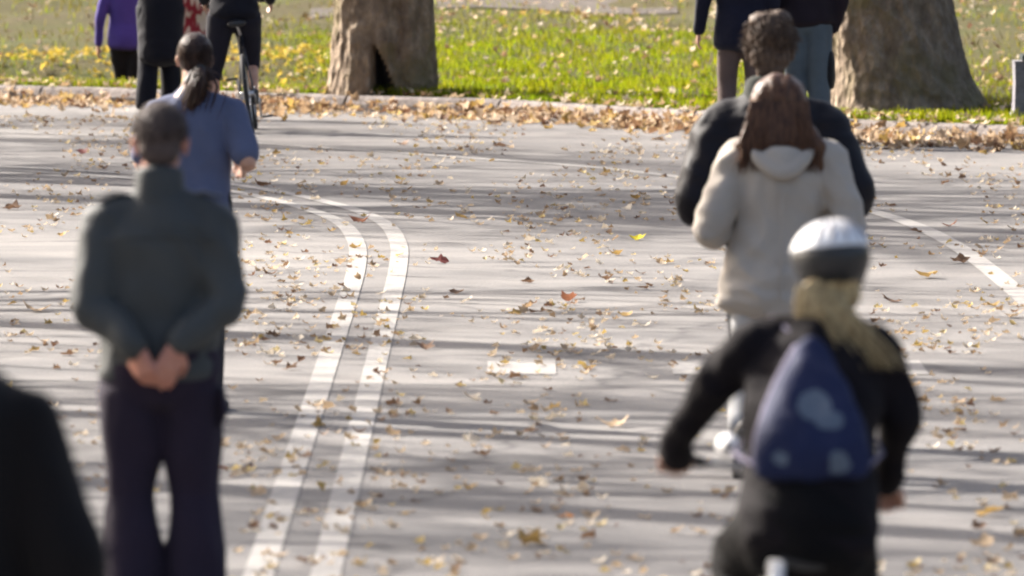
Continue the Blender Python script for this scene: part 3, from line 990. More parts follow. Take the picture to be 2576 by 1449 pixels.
def arm(bm, J, s, radii, upto=1.0, start=0.0, seg=14, smooth=4):
    a, e, w = J['sh_' + s], J['el_' + s], J['wr_' + s]
    pts = [a, a.lerp(e, .55), e, e.lerp(w, .4), w]
    r = list(radii)
    if upto < 1:                              # short sleeve: stop along the upper arm
        pts, r = [a, a.lerp(e, upto * .5), a.lerp(e, upto)], r[:3]
    ring_tube(bm, pts, [q * J['k'] if isinstance(q, (int, float)) else (q[0] * J['k'], q[1] * J['k']) for q in r], seg, .7, ref=Vector((0, 1, 0)), smooth_n=smooth)

def leg(bm, J, s, radii, seg=16, end=1.0):
    a, e, w = J['hp_' + s], J['kn_' + s], J['an_' + s]
    pts = [a, a.lerp(e, .5), e, e.lerp(w, .35), w]
    if end < 1: pts, radii = [a, a.lerp(e, .5), e, e.lerp(w, end)], radii[:4]
    ring_tube(bm, pts, [q * J['k'] for q in radii], seg, .35, smooth_n=4)

def make_body(root, J, skin, voxel, hands=True, hand_spec=None, yaw=0.0, tilt=0.0, roll=0.0, hs=1.0):
    hold = {}
    def b(bm):
        torso(bm, J, 0, BODY)
        for s, x in (('l', -1), ('r', 1)):
            arm(bm, J, s, LIMB_ARM); leg(bm, J, s, LIMB_LEG)
            ring_tube(bm, [J['sh_' + s], J['chest'].lerp(J['neck'], .75)], [.055 * J['k'], .05 * J['k']], 12)
            w, e = J['wr_' + s], J['el_' + s]
            if hand_spec and s in hand_spec: d, nrm, th, cu = hand_spec[s]
            else: d, nrm, th, cu = (w - e), Vector((-x, 0, 0)), 1 if x > 0 else -1, .55
            hand(bm, w, Vector(d), Vector(nrm), th, cu, J['k'] * (.92 if hand_spec else 1))
            an = J['an_' + s]; f = Vector((x * .12, 1, 0)).normalized()
            ring_tube(bm, [an + Vector((0, -.03, -.035)), an + f * .06 + Vector((0, 0, -.045)), an + f * .16 + Vector((0, 0, -.06))], [(.033, .03), (.038, .028), (.036, .018)], 10)
        ring_tube(bm, [J['neck'] - Vector((0, 0, .06)), J['neck'].lerp(J['head'], .4), J['head'] - Vector((0, .01, .03))], [.062 * J['k'], .056 * J['k'], .056 * J['k']], 14)
        hold['M'] = head(bm, J['head'], yaw, tilt, J['k'] * hs, roll)
    o = fuse('body', b, voxel, SK[skin], root, 2)
    eyes(root, hold['M'], J['k'] * hs)
    return hold['M']

def make_shoes(root, J, mat=None, voxel=.011):
    for s, x in (('l', -1), ('r', 1)):
        an = J['an_' + s]; f = J.get('foot_' + s, Vector((x * .14, 1, -.0))).normalized()
        up = Vector((0, 0, 1)); dn = (up - f * up.dot(f)).normalized()
        def b(bm):
            ring_tube(bm, [an - f * .055 - dn * .045, an + f * .05 - dn * .050, an + f * .15 - dn * .058, an + f * .195 - dn * .062], [(.036, .040), (.042, .036), (.046, .026), (.036, .018)], 14, .7)
            ring_tube(bm, [an + dn * .02, an - dn * .04], [.045, .045], 12)
        sh = fuse('shoe', b, voxel, mat or M_SHOE, root, 3)
        bm = bmesh.new()
        ring_tube(bm, [an - f * .062 - dn * .078, an + f * .05 - dn * .078, an + f * .15 - dn * .078, an + f * .205 - dn * .076], [(.037, .008), (.041, .008), (.047, .008), (.034, .008)], 14, .7)
        from_bm('sole', bm, M_SOLE, sh)

def make_trousers(root, J, mat, voxel, radii, seed, waist=.22, ease=.012, name='trousers', amp=.008, end=1.0):
    prof = [(-.14, .105, .09), (-.05, .160, .108), (.02, .172, .116), (.12, .166, .112), (waist, .150, .103)]
    def b(bm):
        torso(bm, J, ease, prof)
        for s in 'lr': leg(bm, J, s, radii, end=end)
    return fuse(name, b, voxel, mat, root, 4, folds_fn(seed, amp, 8, 3.2))

def strands(name, roots, parent, mat, rad=.003, seg=4):
    """Many thin locks: list of point lists, one part."""
    V, Fc, off = [], [], 0
    for pts in roots:
        n = len(pts)
        v, f = np_tube(np.array([list(p) for p in pts]), rad * np.interp(np.linspace(0, 1, n), [0, .3, 1], [1, 1, .15]), seg)
        V.append(v); Fc.append(f + off); off += len(v)
    o = from_np(name, np.concatenate(V), np.concatenate(Fc), mat, parent, smooth=True)
    return o

def person(px, s, label, rz=0.0, group=None, z=None, cat='person'):
    D = F / s
    x = (px - 1288) / s
    return empty('person', (x, D, 0 if z is None else z), rz, label, cat, group)

# ---- standing man with clasped hands -------------------------------------
def man_clasped():
    root = person(400, 830, 'man seen from behind in a dark grey-green jacket, hands clasped behind his back')
    J = pose(1.75, el_l=(-.205, -.085, 1.135), wr_l=(-.060, -.185, 1.015), el_r=(.203, -.085, 1.140), wr_r=(.058, -.180, 1.025),
             sh_l=(-.160, -.015, 1.385), sh_r=(.158, -.015, 1.385), head=(.002, .035, 1.628), neck=(0, -.01, 1.475),
             kn_l=(-.086, .02, .56), kn_r=(.106, .02, .56), an_l=(-.072, -.02, .085), an_r=(.118, -.02, .085), hp_l=(-.084, 0, .88), hp_r=(.086, 0, .88))
    hs = {'l': (Vector((.30, -.02, -.95)), Vector((.55, .75, 0)), -1, .75), 'r': (Vector((-.32, -.05, -.90)), Vector((-.3, .9, 0)), 1, .35)}
    M = make_body(root, J, 'ruddy', .0055, hand_spec=hs, tilt=-.06)
    mj = cloth('jacket_grey_green', (0.055, 0.058, 0.057), .62, .2)
    prof = [(-.02, .172, .118), (.05, .168, .122), (.2, .170, .118), (.35, .166, .114), (.55, .180, .122), (.72, .188, .124), (.84, .168, .106), (.92, .112, .080), (.99, .066, .066)]
    def b(bm):
        torso(bm, J, .010, prof)
        for s in 'lr': arm(bm, J, s, (.074, .066, .057, .052, .042))
        for s, x in (('l', -1), ('r', 1)):
            ring_tube(bm, [J['neck'] + Vector((x * .03, -.005, -.035)), J['sh_' + s] + Vector((-x * .02, 0, .008))], [(.055, .055), (.066, .062)], 14)
    jk = fuse('jacket', b, .010, mj, root, 4, folds_fn(1, .013, 6, 6, .6))
    def c(bm):
        ring_tube(bm, [J['neck'] + Vector((0, -.006, -.03)), J['neck'] + Vector((0, -.002, .015)), J['neck'] + Vector((0, .004, .068))], [(.083, .079), (.077, .075), (.071, .071)], 24, .2)
    fuse('collar', c, .006, mj, jk, 2, folds_fn(2, .003, 10, 6))
    for x in (-1, 1):      # shoulder tabs and sleeve seams
        bm = bmesh.new()
        a, e = J['neck'] + Vector((x * .075, -.02, -.010)), J['sh_l' if x < 0 else 'sh_r'] + Vector((x * .035, -.01, .075))
        ring_tube(bm, [a, a.lerp(e, .5) + Vector((0, 0, .012)), e], [(.026, .006)] * 3, 8, .5, ref=Vector((0, 1, 0)))
        from_bm('shoulder_tab', bm, mj, jk)
    bm = bmesh.new()
    ring_tube(bm, [Vector((-.165, -.118, 1.335)), Vector((-.08, -.137, 1.348)), Vector((0, -.140, 1.35)), Vector((.08, -.137, 1.348)), Vector((.165, -.118, 1.335))], [(.003, .003)] * 5, 6, .5, ref=Vector((0, 0, 1)))
    from_bm('yoke_seam', bm, mj, jk)
    mt = cloth('trousers_charcoal', (0.021, 0.0145, 0.027), .85, .2)
    make_trousers(root, J, mt, .010, (.098, .090, .072, .086, .092), 3, waist=.2, ease=.014, amp=.012)
    def pk(bm): ring_tube(bm, [Vector((.188, -.03, .885)), Vector((.196, -.025, .82)), Vector((.182, -.01, .77))], [(.010, .045), (.016, .05), (.008, .04)], 12, .7)
    fuse('pocket', pk, .008, mt, root, 3, folds_fn(6, .004))
    make_shoes(root, J)
    mh = hair_mat('hair_grey_brown', (0.042, 0.029, 0.027), (0.115, 0.085, 0.075), .6, (120, 120, 30))
    def hb(bm):
        k = 1.0
        bmesh.ops.create_uvsphere(bm, u_segments=22, v_segments=16, radius=1, matrix=M @ Matrix.Translation((0, -.016, .034)) @ Matrix.Diagonal((.0795, .097, .089, 1)))
        bmesh.ops.create_uvsphere(bm, u_segments=18, v_segments=12, radius=1, matrix=M @ Matrix.Translation((0, -.050, -.022)) @ Matrix.Diagonal((.066, .052, .062, 1)))
    hr = fuse('hair', hb, .006, mh, root, 2, lambda co: .0022 * noise.noise(co * 60))
    # short cropped tips
    rg = random.Random(4); L = []
    for _ in range(900):
        th, u = rg.uniform(0, 6.283), rg.uniform(-.35, 1)
        q = Vector((.0795 * math.sqrt(1 - u * u) * math.cos(th), .097 * math.sqrt(1 - u * u) * math.sin(th), .089 * u))
        if q.y > .06: continue
        nrm = Vector((q.x / .0063, q.y / .0094, q.z / .0079)).normalized()
        p = M @ (q + Vector((0, -.016, .034)))
        L.append([p, p + nrm * .006 + Vector((0, -.002, -.004)), p + nrm * .009 + Vector((0, -.004, -.010))])
    strands('hair_tips', L, hr, mh, .0016, 3)
man_clasped()

# ---- jogging woman with a ponytail ---------------------------------------
def woman_ponytail():
    root = person(488, 580, 'woman with a dark ponytail and slate-blue T-shirt, seen from behind')
    J = pose(1.65, sh_l=(-.150, 0, 1.305), sh_r=(.160, -.01, 1.310), el_l=(-.225, -.03, 1.07), wr_l=(-.17, .17, 1.10), el_r=(.236, -.09, 1.085), wr_r=(.215, .12, 1.055),
             head=(.002, .05, 1.532), neck=(0, -.005, 1.40), kn_l=(-.08, .12, .50), an_l=(-.075, -.02, .17), kn_r=(.08, .03, .46), an_r=(.085, .0, .08))
    J['foot_l'] = Vector((-.05, 1, -.55))
    M = make_body(root, J, 'fair', .0075, tilt=-.08)
    mt = cloth('tshirt_slate_blue', (0.098, 0.114, 0.190), .8, .15)
    prof = [(-.10, .168, .118), (.02, .170, .118), (.2, .160, .108), (.35, .152, .104), (.55, .166, .115), (.72, .178, .116), (.85, .160, .098), (.93, .105, .078), (.985, .070, .064)]
    def b(bm):
        torso(bm, J, .008, prof)
        for s in 'lr': arm(bm, J, s, (.070, .067, .066), upto=.86)
        for s, x in (('l', -1), ('r', 1)):
            ring_tube(bm, [J['neck'] + Vector((x * .03, -.005, -.045)), J['sh_' + s] + Vector((-x * .02, 0, 0))], [(.045, .05), (.060, .058)], 14)
    fuse('t_shirt', b, .010, mt, root, 4, folds_fn(11, .011, 7, 5, .6))
    ml = cloth('leggings_black', (0.018, 0.018, 0.022), .7, .2)
    make_trousers(root, J, ml, .011, (.088, .078, .058, .056, .042), 12, ease=.006, name='leggings', amp=.003)
    make_shoes(root, J)
    mh = hair_mat('hair_dark_brown', (0.014, 0.008, 0.007), (0.075, 0.040, 0.028), .38)
    def hb(bm):
        bmesh.ops.create_uvsphere(bm, u_segments=22, v_segments=16, radius=1, matrix=M @ Matrix.Translation((0, -.014, .026)) @ Matrix.Diagonal((.078, .097, .088, 1)))
        bmesh.ops.create_uvsphere(bm, u_segments=18, v_segments=12, radius=1, matrix=M @ Matrix.Translation((0.0, -.055, -.022)) @ Matrix.Diagonal((.055, .045, .050, 1)))
    hr = fuse('hair', hb, .007, mh, root, 2, lambda co: .002 * noise.noise(Vector((co.x * 70, co.y * 20, co.z * 20))))
    h0 = M @ Vector((.022, -.092, -.042))
    rg = random.Random(15); L = []
    for _ in range(260):
        th, u = rg.uniform(0, 6.283), rg.uniform(-.2, .98)
        q = lambda u_, t_, g: M @ Vector((.078 * g * math.sqrt(1 - u_ * u_) * math.cos(t_), -.014 + .097 * g * math.sqrt(1 - u_ * u_) * math.sin(t_), .026 + .088 * g * u_))
        a0 = q(u, th, 1.01); g = 1.01 + abs(rg.gauss(0, .035))
        m_ = (a0 + h0) / 2; c_ = M @ Vector((0, -.014, .026)); m_ = c_ + (m_ - c_).normalized() * .092 * g
        if a0.y < m_.y + .02 and th < 0: continue
        L.append([a0, m_, h0 + Vector((rg.gauss(0, .008), .01, rg.gauss(0, .008)))])
    strands('flyaways', L, hr, mh, .0016, 3)
    path = [h0, h0 + Vector((.006, -.035, -.030)), h0 + Vector((.000, -.045, -.085)), h0 + Vector((-.020, -.040, -.145)), h0 + Vector((-.038, -.030, -.195)), h0 + Vector((-.046, -.025, -.235))]
    def pb(bm): ring_tube(bm, path, [.020, .030, .036, .034, .024, .008], 14, .6, smooth_n=5)
    pt = fuse('ponytail', pb, .006, mh, hr, 2, lambda co: .003 * noise.noise(Vector((co.x * 90, co.y * 90, co.z * 10))))
    rg = random.Random(5); L = []
    for _ in range(120):
        o1 = Vector((rg.gauss(0, .013), rg.gauss(0, .013), 0)); o2 = o1 * rg.uniform(1.2, 2.4)
        L.append([path[0] + o1 * .6, path[1] + o1 * 1.7, path[2] + o2 * 1.3, path[3] + o2 * 1.4, path[4] + o2 * 1.2 + Vector((0, 0, rg.uniform(-.04, .01)))])
    strands('strands', L, pt, mh, .0035)
    bm = bmesh.new()
    ring_tube(bm, [h0 + Vector((.002, -.014, -.006)), h0 + Vector((.004, -.024, -.018))], [.025, .027], 16, .4)
    from_bm('hair_tie', bm, plain('hair_tie_black', (.02, .02, .02), .7), hr)
woman_ponytail()

# ---- big man in a black jacket -------------------------------------------
def man_black():
    root = person(1942, 610, 'broad man in a black jacket with elbows held out, behind the woman in beige')
    J = pose(1.76, sh_l=(-.215, -.01, 1.305), sh_r=(.215, -.01, 1.305), el_l=(-.315, -.10, 1.00), wr_l=(-.20, .10, .93), el_r=(.335, -.10, 1.02), wr_r=(.22, .10, .93),
             head=(-.008, .03, 1.63), neck=(-.008, -.015, 1.44), kn_l=(-.10, .10, .50), an_l=(-.10, .12, .09), kn_r=(.10, .02, .49), an_r=(.10, -.16, .14))
    J['foot_r'] = Vector((.1, 1, -.5))
    M = make_body(root, J, 'tan', .0075, tilt=-.02, hs=1.12)
    mj = cloth('jacket_black', (0.0075, 0.006, 0.009), .6, .3, sheen=.03)
    prof = [(-.16, .205, .150), (-.05, .215, .158), (.15, .212, .155), (.35, .215, .150), (.55, .232, .155), (.72, .236, .156), (.85, .205, .135), (.94, .140, .105), (1.0, .088, .085)]
    def b(bm):
        torso(bm, J, .012, prof)
        for s in 'lr': arm(bm, J, s, (.105, .100, .088, .074, .060))
        for s, x in (('l', -1), ('r', 1)):
            ring_tube(bm, [J['neck'] + Vector((x * .04, -.01, -.04)), J['sh_' + s]], [(.072, .07), (.095, .09)], 14)
    jk = fuse('jacket', b, .011, mj, root, 5, folds_fn(21, .012, 5, 7, .6))
    mc = cloth('collar_grey_green', (0.040, 0.043, 0.037), .9)
    def c(bm): ring_tube(bm, [J['neck'] + Vector((0, -.005, -.035)), J['neck'] + Vector((0, .0, .02)), J['neck'] + Vector((0, .008, .058))], [(.120, .105), (.108, .098), (.096, .092)], 24, .2)
    fuse('collar', c, .007, mc, jk, 2, folds_fn(22, .004, 10, 8))
    make_trousers(root, J, cloth('trousers_dark', (0.03, 0.03, 0.036)), .012, (.105, .098, .080, .078, .072), 23, ease=.02)
    make_shoes(root, J)
    mh = hair_mat('hair_mid_brown', (0.030, 0.017, 0.012), (0.135, 0.088, 0.058), .6, (70, 70, 25))
    k = 1.12
    def hb(bm):
        for p, r in (((0, -.014, .042), (.088, .108, .092)), ((0, -.065, -.030), (.076, .050, .070)), ((.03, -.02, .10), (.05, .06, .045)), ((-.035, -.03, .095), (.045, .06, .040)),
                     ((-.076, .0, .0), (.020, .04, .05)), ((.076, .0, .0), (.020, .04, .05)), ((0, -.078, -.075), (.058, .030, .045))):
            bmesh.ops.create_uvsphere(bm, u_segments=18, v_segments=12, radius=1, matrix=M @ Matrix.Translation(Vector(p) * k) @ Matrix.Diagonal((r[0] * k, r[1] * k, r[2] * k, 1)))
    hr = fuse('hair', hb, .007, mh, root, 2, lambda co: .006 * noise.noise(co * 32) + .003 * noise.noise(co * 75))
    rg = random.Random(6); L = []
    for _ in range(800):
        th, u = rg.uniform(0, 6.283), rg.uniform(-.45, 1)
        q = Vector((.09 * k * math.sqrt(1 - u * u) * math.cos(th), .108 * k * math.sqrt(1 - u * u) * math.sin(th), .094 * k * u))
        if q.y > .07: continue
        nrm = Vector((q.x / .0081, q.y / .0117, q.z / .0088)).normalized()
        p = M @ (q + Vector((0, -.014, .042)) * k)
        j = Vector((rg.gauss(0, .006), rg.gauss(0, .004), 0))
        L.append([p, p + nrm * .010 + j + Vector((0, 0, -.004)), p + nrm * .014 + j * 2 + Vector((0, 0, -.020))])
    strands('hair_tips', L, hr, mh, .0026, 3)
man_black()

# ---- woman in the beige hooded coat --------------------------------------
def woman_beige():
    root = person(1958, 640, 'woman with long brown hair in a light beige hooded coat, seen from behind')
    J = pose(1.58, sh_l=(-.165, -.005, 1.245), sh_r=(.195, -.005, 1.245), el_l=(-.270, -.07, .965), wr_l=(-.17, .17, .99), el_r=(.278, -.07, .985), wr_r=(.18, .17, 1.0),
             pelvis=(.0, 0, .82), waist=(.005, .01, .98), chest=(.012, .005, 1.16), neck=(.012, -.01, 1.315), head=(.004, .03, 1.455),
             hp_l=(-.085, 0, .80), hp_r=(.085, 0, .80), kn_l=(-.125, -.03, .44), an_l=(-.14, -.26, .20), kn_r=(.07, .12, .45), an_r=(.08, .16, .085))
    J['foot_l'] = Vector((-.05, .8, -1.0))
    M = make_body(root, J, 'fair', .008, tilt=-.02)
    mc = cloth('coat_beige', (0.40, 0.355, 0.305), .9, .10)
    prof = [(-.30, .245, .19), (-.18, .232, .182), (0, .210, .165), (.18, .190, .142), (.34, .180, .132), (.55, .188, .135), (.72, .196, .134), (.85, .182, .115), (.93, .130, .09), (1.0, .085, .078)]
    def b(bm):
        torso(bm, J, .016, prof)
        for s in 'lr': arm(bm, J, s, (.080, .078, .072, .068, .060))
        for s, x in (('l', -1), ('r', 1)):
            ring_tube(bm, [J['neck'] + Vector((x * .04, -.01, -.05)), J['sh_' + s]], [(.06, .06), (.078, .075)], 14)
    jk = fuse('coat', b, .010, mc, root, 4, folds_fn(31, .016, 6, 7, .7))
    def hd(bm):
        n = J['neck']
        ring_tube(bm, [n + Vector((-.115, .01, -.005)), n + Vector((-.115, -.075, -.030)), n + Vector((-.070, -.125, -.085)), n + Vector((-.0, -.150, -.125)), n + Vector((.070, -.125, -.085)), n + Vector((.115, -.075, -.030)), n + Vector((.115, .01, -.005))],
                  [.020, .024, .027, .030, .027, .024, .020], 14, .8, ref=Vector((0, 0, 1)), smooth_n=5)
        ring_tube(bm, [n + Vector((0, -.05, .0)), n + Vector((0, -.11, -.055)), n + Vector((0, -.135, -.105))], [(.10, .040), (.080, .036), (.040, .028)], 20, .6)
    fuse('hood', hd, .009, mc, jk, 4, folds_fn(32, .006, 9, 9))
    bm = bmesh.new()
    ring_tube(bm, [Vector((.012, -.158, 1.13)), Vector((.01, -.163, .98)), Vector((.005, -.182, .82)), Vector((.002, -.200, .70))], [(.0035, .004)] * 4, 6, .5)
    from_bm('back_seam', bm, mc, jk)
    mt = cloth('trousers_light_grey', (0.40, 0.40, 0.40), .85, .12)
    make_trousers(root, J, mt, .012, (.098, .088, .072, .070, .070), 33, ease=.01)
    make_shoes(root, J, plain('shoe_dark', (.035, .03, .03), .6))
    mh = hair_mat('hair_chestnut', (0.032, 0.014, 0.009), (0.165, 0.080, 0.042), .38, (75, 75, 5))
    def hb(bm):
        bmesh.ops.create_uvsphere(bm, u_segments=22, v_segments=16, radius=1, matrix=M @ Matrix.Translation((0, -.016, .028)) @ Matrix.Diagonal((.106, .108, .102, 1)))
        h = M @ Vector((0, -.04, 0))
        ring_tube(bm, [h + Vector((0, .02, .085)), h + Vector((0, .0, .03)), h + Vector((0, -.022, -.05)), h + Vector((0, -.040, -.12)), h + Vector((0.005, -.055, -.175))], [(.080, .060), (.112, .078), (.126, .068), (.146, .054), (.158, .044)], 26, .6, smooth_n=3)
        for x, dz in ((-.125, -.235), (-.085, -.215), (.085, -.235), (.125, -.262), (.155, -.25), (-.155, -.23)):
            ring_tube(bm, [h + Vector((x * .7, -.035, -.09)), h + Vector((x * .95, -.055, -.16)), h + Vector((x * 1.02, -.062, dz))], [.034, .034, .018], 12, .8)
    hr = fuse('hair', hb, .007, mh, root, 3, lambda co: .010 * noise.noise(Vector((co.x * 26, co.y * 26, co.z * 5))) + .003 * noise.noise(Vector((co.x * 90, co.y * 90, co.z * 8))))
    rg = random.Random(8); L = []
    h = M @ Vector((0, -.04, 0))
    for _ in range(520):
        x = rg.uniform(-1, 1)
        y = -.085 - .022 * (1 - x * x)
        sh = rg.uniform(-.006, .006)
        end = -.20 - .05 * abs(x) + rg.uniform(-.03, .03) + .04 * (abs(x + .05) < .35)
        if rg.random() < .16: sh *= 5
        L.append([h + Vector((x * .112, y + .026, .02)), h + Vector((x * .122 + sh, y + .008, -.06)),
                  h + Vector((x * .140 + sh * 2, y - .010, -.14)), h + Vector((x * .160 + sh * 3, y - .016, end))])
    strands('strands', L, hr, mh, .0032, 4)
woman_beige()

# ================================================================ bicycles
M_TYRE = plain('tyre_rubber', (0.02, 0.02, 0.02), 0.8)
M_CHROME = plain('bare_metal', (0.55, 0.55, 0.56), 0.3, 1.0)
M_BLACKP = plain('black_plastic', (0.02, 0.02, 0.022), 0.5)
def tube_part(name, segs, mat, parent, seg=10):
    bm = bmesh.new()
    for pts, rad in segs: ring_tube(bm, pts, rad, seg, .4)
    return from_bm(name, bm, mat, parent)
def circle_pts(c, r, n=40, a0=0.0, a1=2 * math.pi):
    return [Vector((c[0], c[1] + r * math.cos(a0 + (a1 - a0) * i / n), c[2] + r * math.sin(a0 + (a1 - a0) * i / n))) for i in range(n + 1)]
def ring_part(name, c, r, ra, mat, parent):
    bm = bmesh.new()
    n, seg = 44, 8
    V = [[bm.verts.new((c[0] + ra[0] * math.cos(b), c[1] + (r + ra[1] * math.sin(b)) * math.cos(a), c[2] + (r + ra[1] * math.sin(b)) * math.sin(a)))
          for b in (2 * math.pi * k / seg for k in range(seg))] for a in (2 * math.pi * i / n for i in range(n))]
    for i in range(n):
        for k in range(seg):
            bm.faces.new((V[i][k], V[(i + 1) % n][k], V[(i + 1) % n][(k + 1) % seg], V[i][(k + 1) % seg]))
    return from_bm(name, bm, mat, parent)

def bicycle(label, loc, lean, bar_l, bar_r, saddle, frame_mat, guards=True, lamp=None, tyre_w=.02):
    """Rear axle behind, front axle ahead (+y); bar ends and saddle in the person's frame at loc."""
    root = empty('bicycle', loc, 0, label, 'bicycle')
    root.rotation_euler = (0, lean, 0)
    bpy.context.view_layer.update()
    inv = (Matrix.Translation(Vector(loc)) @ Matrix.Rotation(lean, 4, 'Y')).inverted()
    W = lambda p, base: inv @ (Vector(base) + Vector(p))
    base = bicycle.base
    bl, br, sd = W(bar_l, base), W(bar_r, base), W(saddle, base)
    R = .315
    ra, fa, bb = Vector((0, sd.y - .30, R)), Vector((0, sd.y + .72, R)), Vector((0, sd.y + .13, .27))
    for c in (ra, fa):
        w = ring_part('wheel', c, R - .045, (.011, .014), M_CHROME, root)
        ring_part('tyre', c, R - .018, (tyre_w, .020), M_TYRE, w)
        sp = []
        for k in range(20):
            a = 2 * math.pi * k / 20
            sp.append(([c + Vector((.025 * (-1) ** k, .02 * math.cos(a), .02 * math.sin(a))), c + Vector((0, (R - .05) * math.cos(a + .2), (R - .05) * math.sin(a + .2)))], [.0013, .0013]))
        tube_part('spokes', sp, M_CHROME, w, 4)
        tube_part('hub', [([c - Vector((.05, 0, 0)), c + Vector((.05, 0, 0))], [.020, .020])], M_CHROME, w)
    mid = (bl + br) / 2
    hd0, hd1 = Vector((0, fa.y - .13, R + .30)), Vector((0, fa.y - .20, R + .42))
    st = Vector((0, sd.y + .03, sd.z - .10))
    tube_part('frame', [([bb, st], [.016, .016]), ([hd0, bb], [.019, .019]), ([hd1, st.lerp(bb, .15)], [.017, .017]), ([hd0 - (hd1 - hd0) * .1, hd1 + (hd1 - hd0) * .1], [.021, .021]),
                        ([bb, ra + Vector((.055, 0, 0))], [.010, .010]), ([bb, ra - Vector((.055, 0, 0))], [.010, .010]),
                        ([st, ra + Vector((.055, 0, 0))], [.009, .009]), ([st, ra - Vector((.055, 0, 0))], [.009, .009])], frame_mat, root)
    tube_part('fork', [([hd0, fa + Vector((.05, -.01, 0))], [.013, .010]), ([hd0, fa - Vector((.05, .01, 0))], [.013, .010])], frame_mat, root)
    tube_part('stem', [([hd1, Vector((mid.x * .5, mid.y - .02, mid.z))], [.015, .015]), ([Vector((mid.x * .5, mid.y - .02, mid.z)), mid], [.017, .017])], M_CHROME, root)
    hb = tube_part('handlebar', [([bl, bl.lerp(mid, .6) + Vector((0, .03, 0)), mid, br.lerp(mid, .6) + Vector((0, .03, 0)), br], [.0115] * 5)], M_CHROME, root)
    for e in (bl, br):
        tube_part('grip', [([e + (e - mid).normalized() * .02, e - (e - mid).normalized() * .10], [.017, .016])], M_BLACKP, hb)
        tube_part('brake_lever', [([e - (e - mid).normalized() * .12, e - (e - mid).normalized() * .07 + Vector((0, .05, -.015)), e + Vector((0, .055, -.02))], [.008, .007, .006])], M_BLACKP, hb, 6)
    def sb(bm):
        ring_tube(bm, [sd + Vector((0, -.12, 0)), sd + Vector((0, -.06, .0)), sd + Vector((0, .03, -.005)), sd + Vector((0, .14, -.01))], [(.075, .025), (.085, .030), (.045, .025), (.018, .018)], 14, .7)
    fuse('saddle', sb, .009, M_BLACKP, root, 2)
    tube_part('seat_post', [([st, sd - Vector((0, 0, .02))], [.013, .013])], M_CHROME, root)
    ck = tube_part('crank', [([bb - Vector((.07, 0, 0)), bb + Vector((.07, 0, 0))], [.018, .018]), ([bb + Vector((.07, 0, 0)), bb + Vector((.075, .05, -.16))], [.011, .009]), ([bb - Vector((.07, 0, 0)), bb + Vector((-.075, -.05, .16))], [.011, .009])], M_CHROME, root)
    ring_part('chainring', bb + Vector((.05, 0, 0)), .085, (.003, .010), M_CHROME, ck)
    for q in (bb + Vector((.12, .05, -.165)), bb + Vector((-.12, -.05, .165))):
        bm = bmesh.new(); ring_tube(bm, [q - Vector((.045, 0, 0)), q + Vector((.045, 0, 0))], [(.03, .010)] * 2, 8, .4, ref=Vector((0, 1, 0)))
        from_bm('pedal', bm, M_BLACKP, ck)
    if guards:
        for c, a0, a1 in ((ra, 1.1, 3.5), (fa, .5, 2.5)):
            bm = bmesh.new(); ring_tube(bm, circle_pts(c, R + .018, 24, a0, a1), [(.021, .004)] * 25, 10, .3)
            from_bm('mudguard', bm, frame_mat, root)
    if lamp is not None:
        p = W(lamp, base)
        def lb(bm):
            ring_tube(bm, [p + Vector((0, -.03, 0)), p + Vector((0, .01, 0)), p + Vector((0, .05, 0))], [.020, .030, .033], 16, .6, ref=Vector((1, 0, 0)))
        fuse('headlight', lb, .007, M_WHITE, root, 2)
        tube_part('lamp_bracket', [([p, mid], [.009, .009])], M_CHROME, root)
    return root
M_WHITE = plain('white_gloss', (0.80, 0.80, 0.80), 0.25, var=.03)
M_WHITEF = plain('white_frame_paint', (0.50, 0.50, 0.50), 0.3, var=.04)

